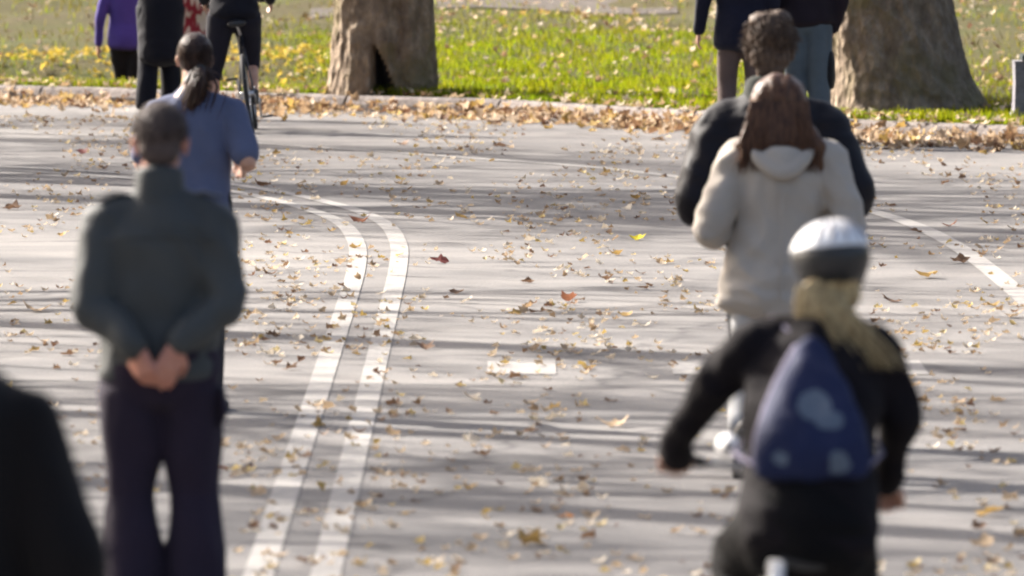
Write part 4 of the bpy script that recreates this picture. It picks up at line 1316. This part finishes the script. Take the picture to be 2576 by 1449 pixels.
# ---- cyclist in white helmet ---------------------------------------------
def cyclist_white_helmet():
    root = person(2030, 930, 'cyclist in a white-topped helmet with blonde hair over a dark jacket, riding away')
    D = F / 930; X = (2030 - 1288) / 930
    J = dict(pelvis=Vector((0, -.12, .74)), waist=Vector((.004, -.055, .88)), chest=Vector((.02, .05, 1.06)), neck=Vector((.035, .135, 1.235)), head=Vector((.070, .205, 1.372)),
             sh_l=Vector((-.145, .10, 1.185)), el_l=Vector((-.268, .16, 1.05)), wr_l=Vector((-.350, .27, .905)), sh_r=Vector((.190, .10, 1.165)), el_r=Vector((.258, .12, .985)), wr_r=Vector((.226, .27, .795)),
             hp_l=Vector((-.085, -.10, .72)), hp_r=Vector((.085, -.10, .72)), kn_l=Vector((-.185, .27, .585)), kn_r=Vector((.13, .24, .46)), an_l=Vector((-.150, .05, .33)), an_r=Vector((.11, .08, .13)), k=.96)
    bar_l, bar_r = Vector((-.372, .345, .868)), Vector((.246, .345, .760))
    hs = {'l': ((.15, .8, -.55), (.1, -.55, -.8), 1, 1.35), 'r': ((-.1, .85, -.45), (0, -.5, -.85), -1, 1.35)}
    M = make_body(root, J, 'fair', .0065, hand_spec=hs, yaw=.38, tilt=-.05, roll=-.03)
    mj = cloth('jacket_dark_brown', (0.007, 0.005, 0.0065), .9, .3, sheen=.0)
    prof = [(-.20, .178, .130), (-.05, .185, .150), (.10, .180, .142), (.3, .172, .125), (.55, .178, .122), (.72, .186, .124), (.85, .175, .105), (.93, .125, .085), (1.0, .07, .066)]
    def b(bm):
        torso(bm, J, .012, prof)
        for s in 'lr': arm(bm, J, s, (.076, .068, .058, .050, .042))
        ring_tube(bm, [J['wr_l'] + Vector((.01, -.02, .03)), J['wr_l'], J['wr_l'] + Vector((.004, .045, -.030))], [.044, .050, .054], 14, .5)
        for s, x in (('l', -1), ('r', 1)):
            ring_tube(bm, [J['neck'] + Vector((x * .03, -.01, -.035)), J['sh_' + s]], [(.06, .06), (.072, .07)], 14)
    jk = fuse('jacket', b, .009, mj, root, 4, folds_fn(41, .013, 6, 7, .6))
    def c(bm): ring_tube(bm, [J['neck'] + Vector((0, -.01, -.03)), J['neck'] + Vector((.004, .01, .03))], [(.078, .074), (.068, .066)], 20, .3)
    fuse('collar', c, .007, mj, jk, 2, folds_fn(42, .003))
    mt = cloth('trousers_black', (0.0040, 0.0035, 0.0040), .95, .3, sheen=.0)
    def tb(bm):
        torso(bm, J, .012, [(-.26, .15, .12), (-.12, .180, .155), (.0, .180, .15), (.14, .165, .13)])
        for s in 'lr': leg(bm, J, s, (.108, .094, .072, .066, .055))
        ring_tube(bm, [Vector((-.095, -.13, .70)), Vector((.095, -.13, .70))], [.12, .12], 16, .8, ref=Vector((0, 1, 0)))
    fuse('trousers', tb, .011, mt, root, 4, folds_fn(43, .009, 7, 5))
    J['foot_l'] = Vector((0, 1, -.25)); J['foot_r'] = Vector((0, 1, .05))
    make_shoes(root, J)
    # blonde hair blown to the right below the helmet
    mh = hair_mat('hair_blonde', (0.18, 0.115, 0.048), (0.64, 0.49, 0.26), .42, (60, 60, 9))
    h = J['head']
    bun = [h + Vector((-.045, -.070, -.025)), h + Vector((-.025, -.100, -.075)), h + Vector((.015, -.125, -.135)), h + Vector((.048, -.140, -.180)), h + Vector((.068, -.148, -.220)), h + Vector((.074, -.152, -.250))]
    def hb(bm):
        bmesh.ops.create_uvsphere(bm, u_segments=18, v_segments=12, radius=1, matrix=M @ Matrix.Translation((0, -.02, .015)) @ Matrix.Diagonal((.080, .097, .085, 1)))
        bmesh.ops.create_uvsphere(bm, u_segments=18, v_segments=12, radius=1, matrix=M @ Matrix.Translation((0, -.050, -.055)) @ Matrix.Diagonal((.072, .048, .055, 1)))
        ring_tube(bm, bun, [(.044, .026), (.054, .030), (.062, .032), (.054, .030), (.036, .022), (.012, .010)], 18, .6, smooth_n=4)
    hr = fuse('hair', hb, .007, mh, root, 3, lambda co: .005 * noise.noise(Vector((co.x * 40 - co.z * 12, co.y * 40, co.z * 6))))
    rg = random.Random(9); L = []
    for _ in range(340):
        u = rg.uniform(-1, 1); j = Vector((rg.gauss(0, .010), rg.gauss(0, .005), 0))
        e = rg.uniform(.6, 1.1)
        pts = [p + Vector((u * w, -.034 * (1 - .5 * u * u), 0)) + j * (q * .8) for q, (p, w) in enumerate(zip(bun, (.046, .058, .070, .068, .060, .052)))]
        L.append(pts[:-1] + [pts[-2].lerp(pts[-1], e)])
    strands('strands', L, hr, mh, .0034, 4)
    # helmet: white shell above, dark vented band below
    hm = M @ Matrix.Translation((0, -.012, .048)) @ Matrix.Rotation(-.10, 4, 'X')
    def half(zlo, zhi, r, thick=.012):
        bm = bmesh.new()
        rows = []
        n = 36; m = 12
        for rr_ in (r, tuple(x - thick for x in r)):
            g = []
            for i in range(m + 1):
                z = zlo + (zhi - zlo) * i / m
                cz = math.sqrt(max(0.0, 1 - z * z))
                g.append([bm.verts.new(hm @ Vector((rr_[0] * cz * math.cos(2 * math.pi * k / n), rr_[1] * cz * math.sin(2 * math.pi * k / n), rr_[2] * z))) for k in range(n)])
            rows.append(g)
        for g in rows:
            for q, w in zip(g, g[1:]):
                for k in range(n): bm.faces.new((q[k], q[(k + 1) % n], w[(k + 1) % n], w[k]))
        for idx in (0, m):
            for k in range(n): bm.faces.new((rows[0][idx][k], rows[0][idx][(k + 1) % n], rows[1][idx][(k + 1) % n], rows[1][idx][k]))
        return bm
    hel = from_bm('helmet', half(.20, .999, (.107, .134, .104)), M_WHITE, root)
    from_bm('helmet_band', half(-.85, .195, (.104, .131, .103)), plain('helmet_black', (.022, .022, .024), .35), hel)
    for k in range(-2, 3):
        bm = bmesh.new()
        pts = []
        for q in range(7):
            el = .32 + .95 * q / 6
            a = -math.pi / 2 + k * .42 * (1 - .25 * q / 6)
            pts.append(hm @ Vector((.1075 * math.cos(el) * math.cos(a), .1345 * math.cos(el) * math.sin(a), .1045 * math.sin(el))))
        ring_tube(bm, pts, [(.002, .002), (.006, .003), (.008, .003), (.008, .003), (.007, .003), (.005, .003), (.002, .002)], 8, .3)
        from_bm('vent', bm, plain('vent_grey', (.30, .30, .32), .6) if k == -2 else bpy.data.materials['vent_grey'], hel)
    bm = bmesh.new()
    ring_tube(bm, [hm @ Vector((-.090, -.01, -.05)), M @ Vector((-.072, .01, -.07)), M @ Vector((-.02, .035, -.125)), M @ Vector((.02, .035, -.125)), M @ Vector((.072, .01, -.07)), hm @ Vector((.090, -.01, -.05))], [(.008, .003)] * 6, 8, .5)
    from_bm('chin_strap', bm, M_BLACKP, hel)

    # drawstring backpack, worn but a thing of its own
    bag = empty('backpack', (X, D, 0), 0, 'navy drawstring backpack with a grey print, on the helmeted cyclist\'s back', 'backpack')
    by = lambda z: -.125 + (z - .74) * .54
    mb = cloth('nylon_navy', (0.014, 0.0195, 0.058), .75, .22, sheen=.02)
    def bb(bm):
        ring_tube(bm, [Vector((.010, by(z) + dy, z)) for z, dy in ((.855, -.150), (.905, -.165), (.98, -.165), (1.06, -.158), (1.13, -.150), (1.185, -.142), (1.20, -.14))],
                  [(.150, .040), (.158, .058), (.140, .062), (.106, .055), (.068, .042), (.036, .028), (.022, .022)], 26, .5, smooth_n=3)
    mesh_o = fuse('pouch', bb, .0065, mb, bag, 3, folds_fn(44, .011, 9, 6))
    def in_print(x, z):
        a = noise.noise(Vector((x * 30, z * 30, 2))) * .010
        u, w = x - .018, z - 1.030
        blob = (u + .1 * w) ** 2 / .0021 + (w - .008) ** 2 / .0017 < 1 + a * 30 or ((u - .035) ** 2 / .0016 + (w + .030) ** 2 / .0006 < 1 + a * 30)
        dot = (x - .082) ** 2 + (z - .888) ** 2 < (.030 + a) ** 2
        dot2 = (x + .075) ** 2 * .6 + (z - .90) ** 2 < (.018 + a) ** 2
        return blob or dot or dot2
    me = mesh_o.data
    src = bmesh.new(); src.from_mesh(me); src.normal_update()
    keep = [f for f in src.faces if f.normal.y < -.15 and in_print(*[f.calc_center_median()[i] for i in (0, 2)])]
    pm = bmesh.new(); mp = {}
    for f in keep:
        vs_ = []
        for v in f.verts:
            if v.index not in mp: mp[v.index] = pm.verts.new(v.co + v.normal * .0016)
            vs_.append(mp[v.index])
        pm.faces.new(vs_)
    src.free()
    if keep: from_bm('print', pm, cloth('print_grey_blue', (0.10, 0.125, 0.165), .6, .1), bag)
    mcord = cloth('cord_lavender', (0.17, 0.15, 0.22), .7, .1)
    for x in (-1, 1):
        top, low = Vector((.010 + x * .015, by(1.195) - .13, 1.195)), Vector((.010 + x * .150, by(.87) - .155, .875))
        sh = J['sh_l' if x < 0 else 'sh_r'] + Vector((-x * .055, .02, .075))
        tube_part('cord', [([top, sh, sh + Vector((x * .02, .10, -.08)), J['chest'] + Vector((x * .15, .11, -.08)), J['waist'] + Vector((x * .20, .02, .02)), low], [.006] * 6)], mcord, bag, 8)
        edge = [Vector((.010 + x * (w + .004), by(z) - .155, z)) for z, w in ((.88, .150), (.95, .142), (1.03, .116), (1.10, .084), (1.16, .050), (1.19, .030))]
        if x < 0: tube_part('piping', [(edge, [(.012, .009)] * 6)], mcord, bag, 8)
    bicycle.base = (X, D, 0)
    bicycle('white bicycle with black grips, ridden by the cyclist in the white helmet', (X - .20, D, 0), .17, bar_l, bar_r, Vector((-.02, -.14, .625)), M_WHITEF, True, Vector((-.205, .345, .895)))
cyclist_white_helmet()

# ---- people farther off and the dark figure at the left edge -------------
def walker(px, s, label, h, top_mat, low_mat, skin='fair', hair=None, voxel=.014, z=None, prof=None, top_ease=.014, sleeves=(.078, .070, .062, .056, .046), legs=(.100, .092, .076, .074, .070),
           rz=0.0, top='jacket', low='trousers', hair_len=0.0, shoes=True, seed=50, tr_end=1.0, **kw):
    root = person(px, s, label, rz, z=z)
    J = pose(h, **kw)
    M = make_body(root, J, skin, voxel * .75)
    prof = prof or [(-.08, .180, .125), (.05, .178, .122), (.3, .168, .114), (.55, .182, .122), (.72, .190, .124), (.85, .178, .108), (.93, .125, .085), (1.0, .075, .07)]
    def b(bm):
        torso(bm, J, top_ease, prof)
        for q in 'lr': arm(bm, J, q, sleeves)
        for q, x in (('l', -1), ('r', 1)):
            ring_tube(bm, [J['neck'] + Vector((x * .03, -.005, -.04)), J['sh_' + q]], [(.058, .058), (.070, .068)], 14)
    fuse(top, b, voxel, top_mat, root, 4, folds_fn(seed, .009, 6, 5))
    make_trousers(root, J, low_mat, voxel, legs, seed + 1, name=low, amp=.006, end=tr_end)
    if shoes: make_shoes(root, J)
    hm = hair or bpy.data.materials['hair_dark_brown']
    k = J['k']
    def hb(bm):
        bmesh.ops.create_uvsphere(bm, u_segments=18, v_segments=12, radius=1, matrix=M @ Matrix.Translation((0, -.016, .034)) @ Matrix.Diagonal((.081 * k, .099 * k, .09 * k, 1)))
        bmesh.ops.create_uvsphere(bm, u_segments=18, v_segments=12, radius=1, matrix=M @ Matrix.Translation((0, -.05, -.03 - hair_len * .5)) @ Matrix.Diagonal((.068 * k, .045, .06 * k + hair_len * .6, 1)))
    fuse('hair', hb, .010, hm, root, 2, lambda co: .004 * noise.noise(co * 40))
    return root, J

m_black = cloth('coat_black_navy', (0.008, 0.008, 0.013), .85, .25)
m_navy = cloth('coat_navy', (0.009, 0.010, 0.022), .85, .2)
walker(-185, 1200, 'very close dark-coated figure cut off by the left border', 1.76, cloth('coat_blackish', (0.006, 0.005, 0.0055), .9, .25), cloth('trousers_blackish', (.016, .014, .014)), voxel=.012,
       sh_l=(-.185, -.01, 1.40), sh_r=(.188, -.01, 1.375), el_r=(.300, -.06, 1.06), wr_r=(.24, .16, .98), el_l=(-.30, -.06, 1.06), wr_l=(-.24, .16, .98), sleeves=(.090, .086, .082, .070, .058), top_ease=.055, legs=(.13, .12, .09, .08, .07), seed=52)
zg = float(lawn_z(-3.5, 2.3))
dipz = lambda x: float(lawn_z(x, 2.4))
def dip_s(px):
    s = 283.0
    for _ in range(4):
        x = (px - 1288) / s
        s = F / (float(kerb_y(x)) + 2.4)
    return s
sp_ = dip_s(318)
walker(322, sp_, 'woman in a violet top and black leggings, far left beyond the kerb', 1.66, cloth('top_violet', (0.066, 0.044, 0.25), .8, .15), cloth('leggings_dark', (0.012, 0.010, 0.014)), top='top', low='leggings', hair_len=.08,
       z=dipz((318 - 1288) / sp_), legs=(.095, .080, .060, .056, .044), prof=[(-.10, .178, .13), (.05, .178, .13), (.2, .168, .122), (.3, .158, .112), (.55, .162, .118), (.72, .170, .118), (.85, .16, .10), (.93, .11, .08), (1., .07, .066)],
       sleeves=(.062, .054, .048, .042, .036), el_l=(-.245, -.02, 1.07), wr_l=(-.262, .03, .835), kn_l=(-.055, .06, .48), kn_r=(.055, -.02, .47), an_l=(-.06, .12, .085), an_r=(.06, -.2, .16), foot_r=(.0, 1, -.5), seed=54)
walker(404, 305, 'person in dark navy clothes between the woman in violet and the ponytailed woman', 1.78, m_black, cloth('trousers_navy', (0.009, 0.0095, 0.015)), top='coat',
       prof=[(-.80, .168, .16), (-.4, .168, .15), (-.1, .168, .14), (.05, .165, .13), (.3, .16, .118), (.55, .165, .124), (.72, .17, .126), (.85, .16, .11), (.93, .125, .085), (1., .075, .07)],
       legs=(.11, .100, .086, .084, .084), kn_l=(-.095, .02, .50), an_l=(-.125, -.06, .09), kn_r=(.075, .1, .5), an_r=(.085, .14, .085), sh_l=(-.16, .02, 1.40), sh_r=(.16, .02, 1.40), el_l=(-.165, .10, 1.12), el_r=(.165, .10, 1.12), wr_l=(-.08, .24, 1.10), wr_r=(.08, .24, 1.10), seed=56)
sr_ = dip_s(492)
wr, Jr = walker(494, sr_, 'person in a red and white shirt with a dark belt, above the ponytailed woman\'s head', 1.70, cloth('shirt_red_white', (0.5, 0.3, 0.28)), cloth('trousers_sand', (0.42, 0.34, 0.24)), top='shirt',
       z=dipz((490 - 1288) / sr_), sleeves=(.066, .058, .050, .046, .040), prof=[(.06, .165, .115), (.2, .160, .112), (.35, .150, .106), (.55, .165, .115), (.72, .172, .116), (.85, .165, .10), (.93, .11, .08), (1., .07, .066)], seed=58)
mrw = bpy.data.materials['shirt_red_white']
ntr = mrw.node_tree
vn = ntr.nodes.new('ShaderNodeTexNoise'); vn.inputs['Scale'].default_value = 7.0; vn.inputs['Detail'].default_value = 2
ntr.links.new(coords(ntr, (1, 1, .45)), vn.inputs['Vector'])
ntr.links.new(ramp(ntr, vn.outputs['Fac'], [(0.46, (.58, .47, .43)), (0.50, (.24, .022, .038)), (0.54, (.22, .02, .035)), (0.58, (.52, .44, .40))]), ntr.nodes['Principled BSDF'].inputs['Base Color'])
def belt(bm): ring_tube(bm, [Jr['pelvis'].lerp(Jr['waist'], .22), Jr['pelvis'].lerp(Jr['waist'], .42)], [(.182, .132), (.178, .130)], 26, .1)
fuse('belt', belt, .008, cloth('belt_dark', (.03, .012, .012)), wr, 1)

# far rider with one foot down beside the bicycle
def far_cyclist():
    px, s = 590, 318
    root, J = walker(px, s, 'cyclist in black astride a dark bicycle near the hollow tree', 1.78, m_black, cloth('shorts_black', (0.015, 0.014, 0.022)), low='shorts',
                     hp_l=(-.10, -.05, .92), hp_r=(.10, -.05, .92), kn_l=(-.165, .02, .50), an_l=(-.175, -.06, .085), kn_r=(.125, .16, .56), an_r=(.150, .02, .30),
                     pelvis=(0, -.06, .94), waist=(0, -.01, 1.08), chest=(0, .12, 1.27), neck=(0, .22, 1.42), head=(0, .29, 1.57),
                     sh_l=(-.185, .18, 1.37), sh_r=(.185, .18, 1.37), el_l=(-.25, .28, 1.16), el_r=(.25, .28, 1.16), wr_l=(-.25, .44, 1.03), wr_r=(.27, .44, 1.03),
                     legs=(.115, .098, .076, .062, .055), seed=60, tr_end=.22)
    X, D = (px - 1288) / s, F / s
    bicycle.base = (X, D, 0)
    bicycle('dark bicycle of the cyclist in black near the hollow tree', (X + .150, D, 0), -.13, Vector((-.25, .50, .98)), Vector((.27, .50, 1.04)), Vector((.02, -.10, .86)), plain('black_frame_paint', (.02, .02, .025), .35), False, None)
far_cyclist()

# couple strolling in front of the right tree
walker(1866, 330, 'person in a knee-length navy coat and brown trousers, left half of the strolling couple', 1.72, m_navy, cloth('trousers_taupe', (0.105, 0.075, 0.066)), top='coat',
       prof=[(-.28, .205, .15), (-.1, .20, .145), (.05, .195, .135), (.3, .182, .122), (.55, .195, .128), (.72, .20, .128), (.85, .185, .11), (.93, .125, .085), (1., .075, .07)],
       el_l=(-.300, -.02, 1.07), wr_l=(-.325, .02, .86), legs=(.10, .090, .076, .072, .068), kn_l=(-.11, .02, .50), an_l=(-.12, -.04, .085), sleeves=(.076, .068, .060, .052, .044), hair_len=.06, seed=62)
walker(2028, 329, 'person in a plum-black jacket and washed blue jeans, right half of the strolling couple', 1.80, cloth('jacket_plum_black', (0.013, 0.009, 0.014), .8, .3), cloth('jeans_washed', (0.085, 0.11, 0.13), .9, .2),
       prof=[(-.05, .195, .13), (.05, .195, .13), (.3, .185, .122), (.55, .195, .128), (.72, .20, .128), (.85, .185, .11), (.93, .125, .085), (1., .075, .07)],
       el_r=(.27, -.02, 1.12), wr_r=(.205, .02, .87), legs=(.108, .100, .084, .080, .078), kn_l=(-.08, .05, .5), kn_r=(.10, 0, .5), seed=64)
bg = empty('shoulder_bag', ((2028 - 1288) / 329, F / 329, 0), 0, 'slim black bag hanging from the hand of the person in jeans', 'bag')
def bgb(bm): ring_tube(bm, [Vector((.178, .05, .43)), Vector((.180, .05, .50)), Vector((.178, .05, .62)), Vector((.176, .05, .70))], [(.038, .10), (.046, .13), (.044, .13), (.032, .12)], 16, .6)
fuse('pouch', bgb, .010, cloth('bag_black', (.012, .012, .014), .7), bg, 3, folds_fn(66, .005))
tube_part('strap', [([Vector((.178, -.05, .70)), Vector((.19, .02, .79)), Vector((.178, .13, .70))], [.010, .010, .010])], bpy.data.materials['bag_black'], bg, 8)
# bench cut off by the right border
M_CONC = soil_mat('bench_concrete', (0.15, 0.14, 0.155), (0.21, 0.20, 0.22), (0.28, 0.27, 0.29), 16.0)
M_SLAT = plain('slat_dark_green', (0.018, 0.030, 0.032), 0.6)
def bench():
    X, D = (2549 - 1288) / 322, F / 322
    root = empty('park_bench', (X, D, float(lawn_z(4.2, 1.8)) - .01), 0, 'low park bench with a grey concrete leg, cut off by the right border', 'bench')
    for x in (.05, 1.55):
        bm = bmesh.new()
        # slab leg with a flared foot, outline in the x-z plane of its face
        prof = [(-.075, .0), (-.068, .05), (-.048, .09), (-.042, .30), (-.046, .44), (-.05, .47), (.05, .47), (.046, .44), (.042, .30), (.048, .09), (.068, .05), (.075, .0)]
        fr = [bm.verts.new((x + a, -.20, z)) for a, z in prof]; bk = [bm.verts.new((x + a, .22, z)) for a, z in prof]
        bm.faces.new(fr); bm.faces.new(list(reversed(bk)))
        for i in range(len(prof)):
            j = (i + 1) % len(prof); bm.faces.new((fr[i], bk[i], bk[j], fr[j]))
        from_bm('leg', bm, M_CONC, root, smooth=False)
    def board(name, x0, x1, y0, y1, z0, z1):
        bm = bmesh.new()
        bmesh.ops.create_cube(bm, size=1, matrix=Matrix.Translation(((x0 + x1) / 2, (y0 + y1) / 2, (z0 + z1) / 2)) @ Matrix.Diagonal((x1 - x0, y1 - y0, z1 - z0, 1)))
        bmesh.ops.bevel(bm, geom=list(bm.edges), offset=.006, segments=2, affect='EDGES')
        from_bm(name, bm, M_SLAT, root, smooth=False)
    for k in range(4): board('slat', .06, 1.66, -.24 + k * .125, -.13 + k * .125, .472, .520)
    board('dark_board', .105, 1.50, -.16, -.11, .06, .455)  # dark board filling the space under the seat
    return root
bench()
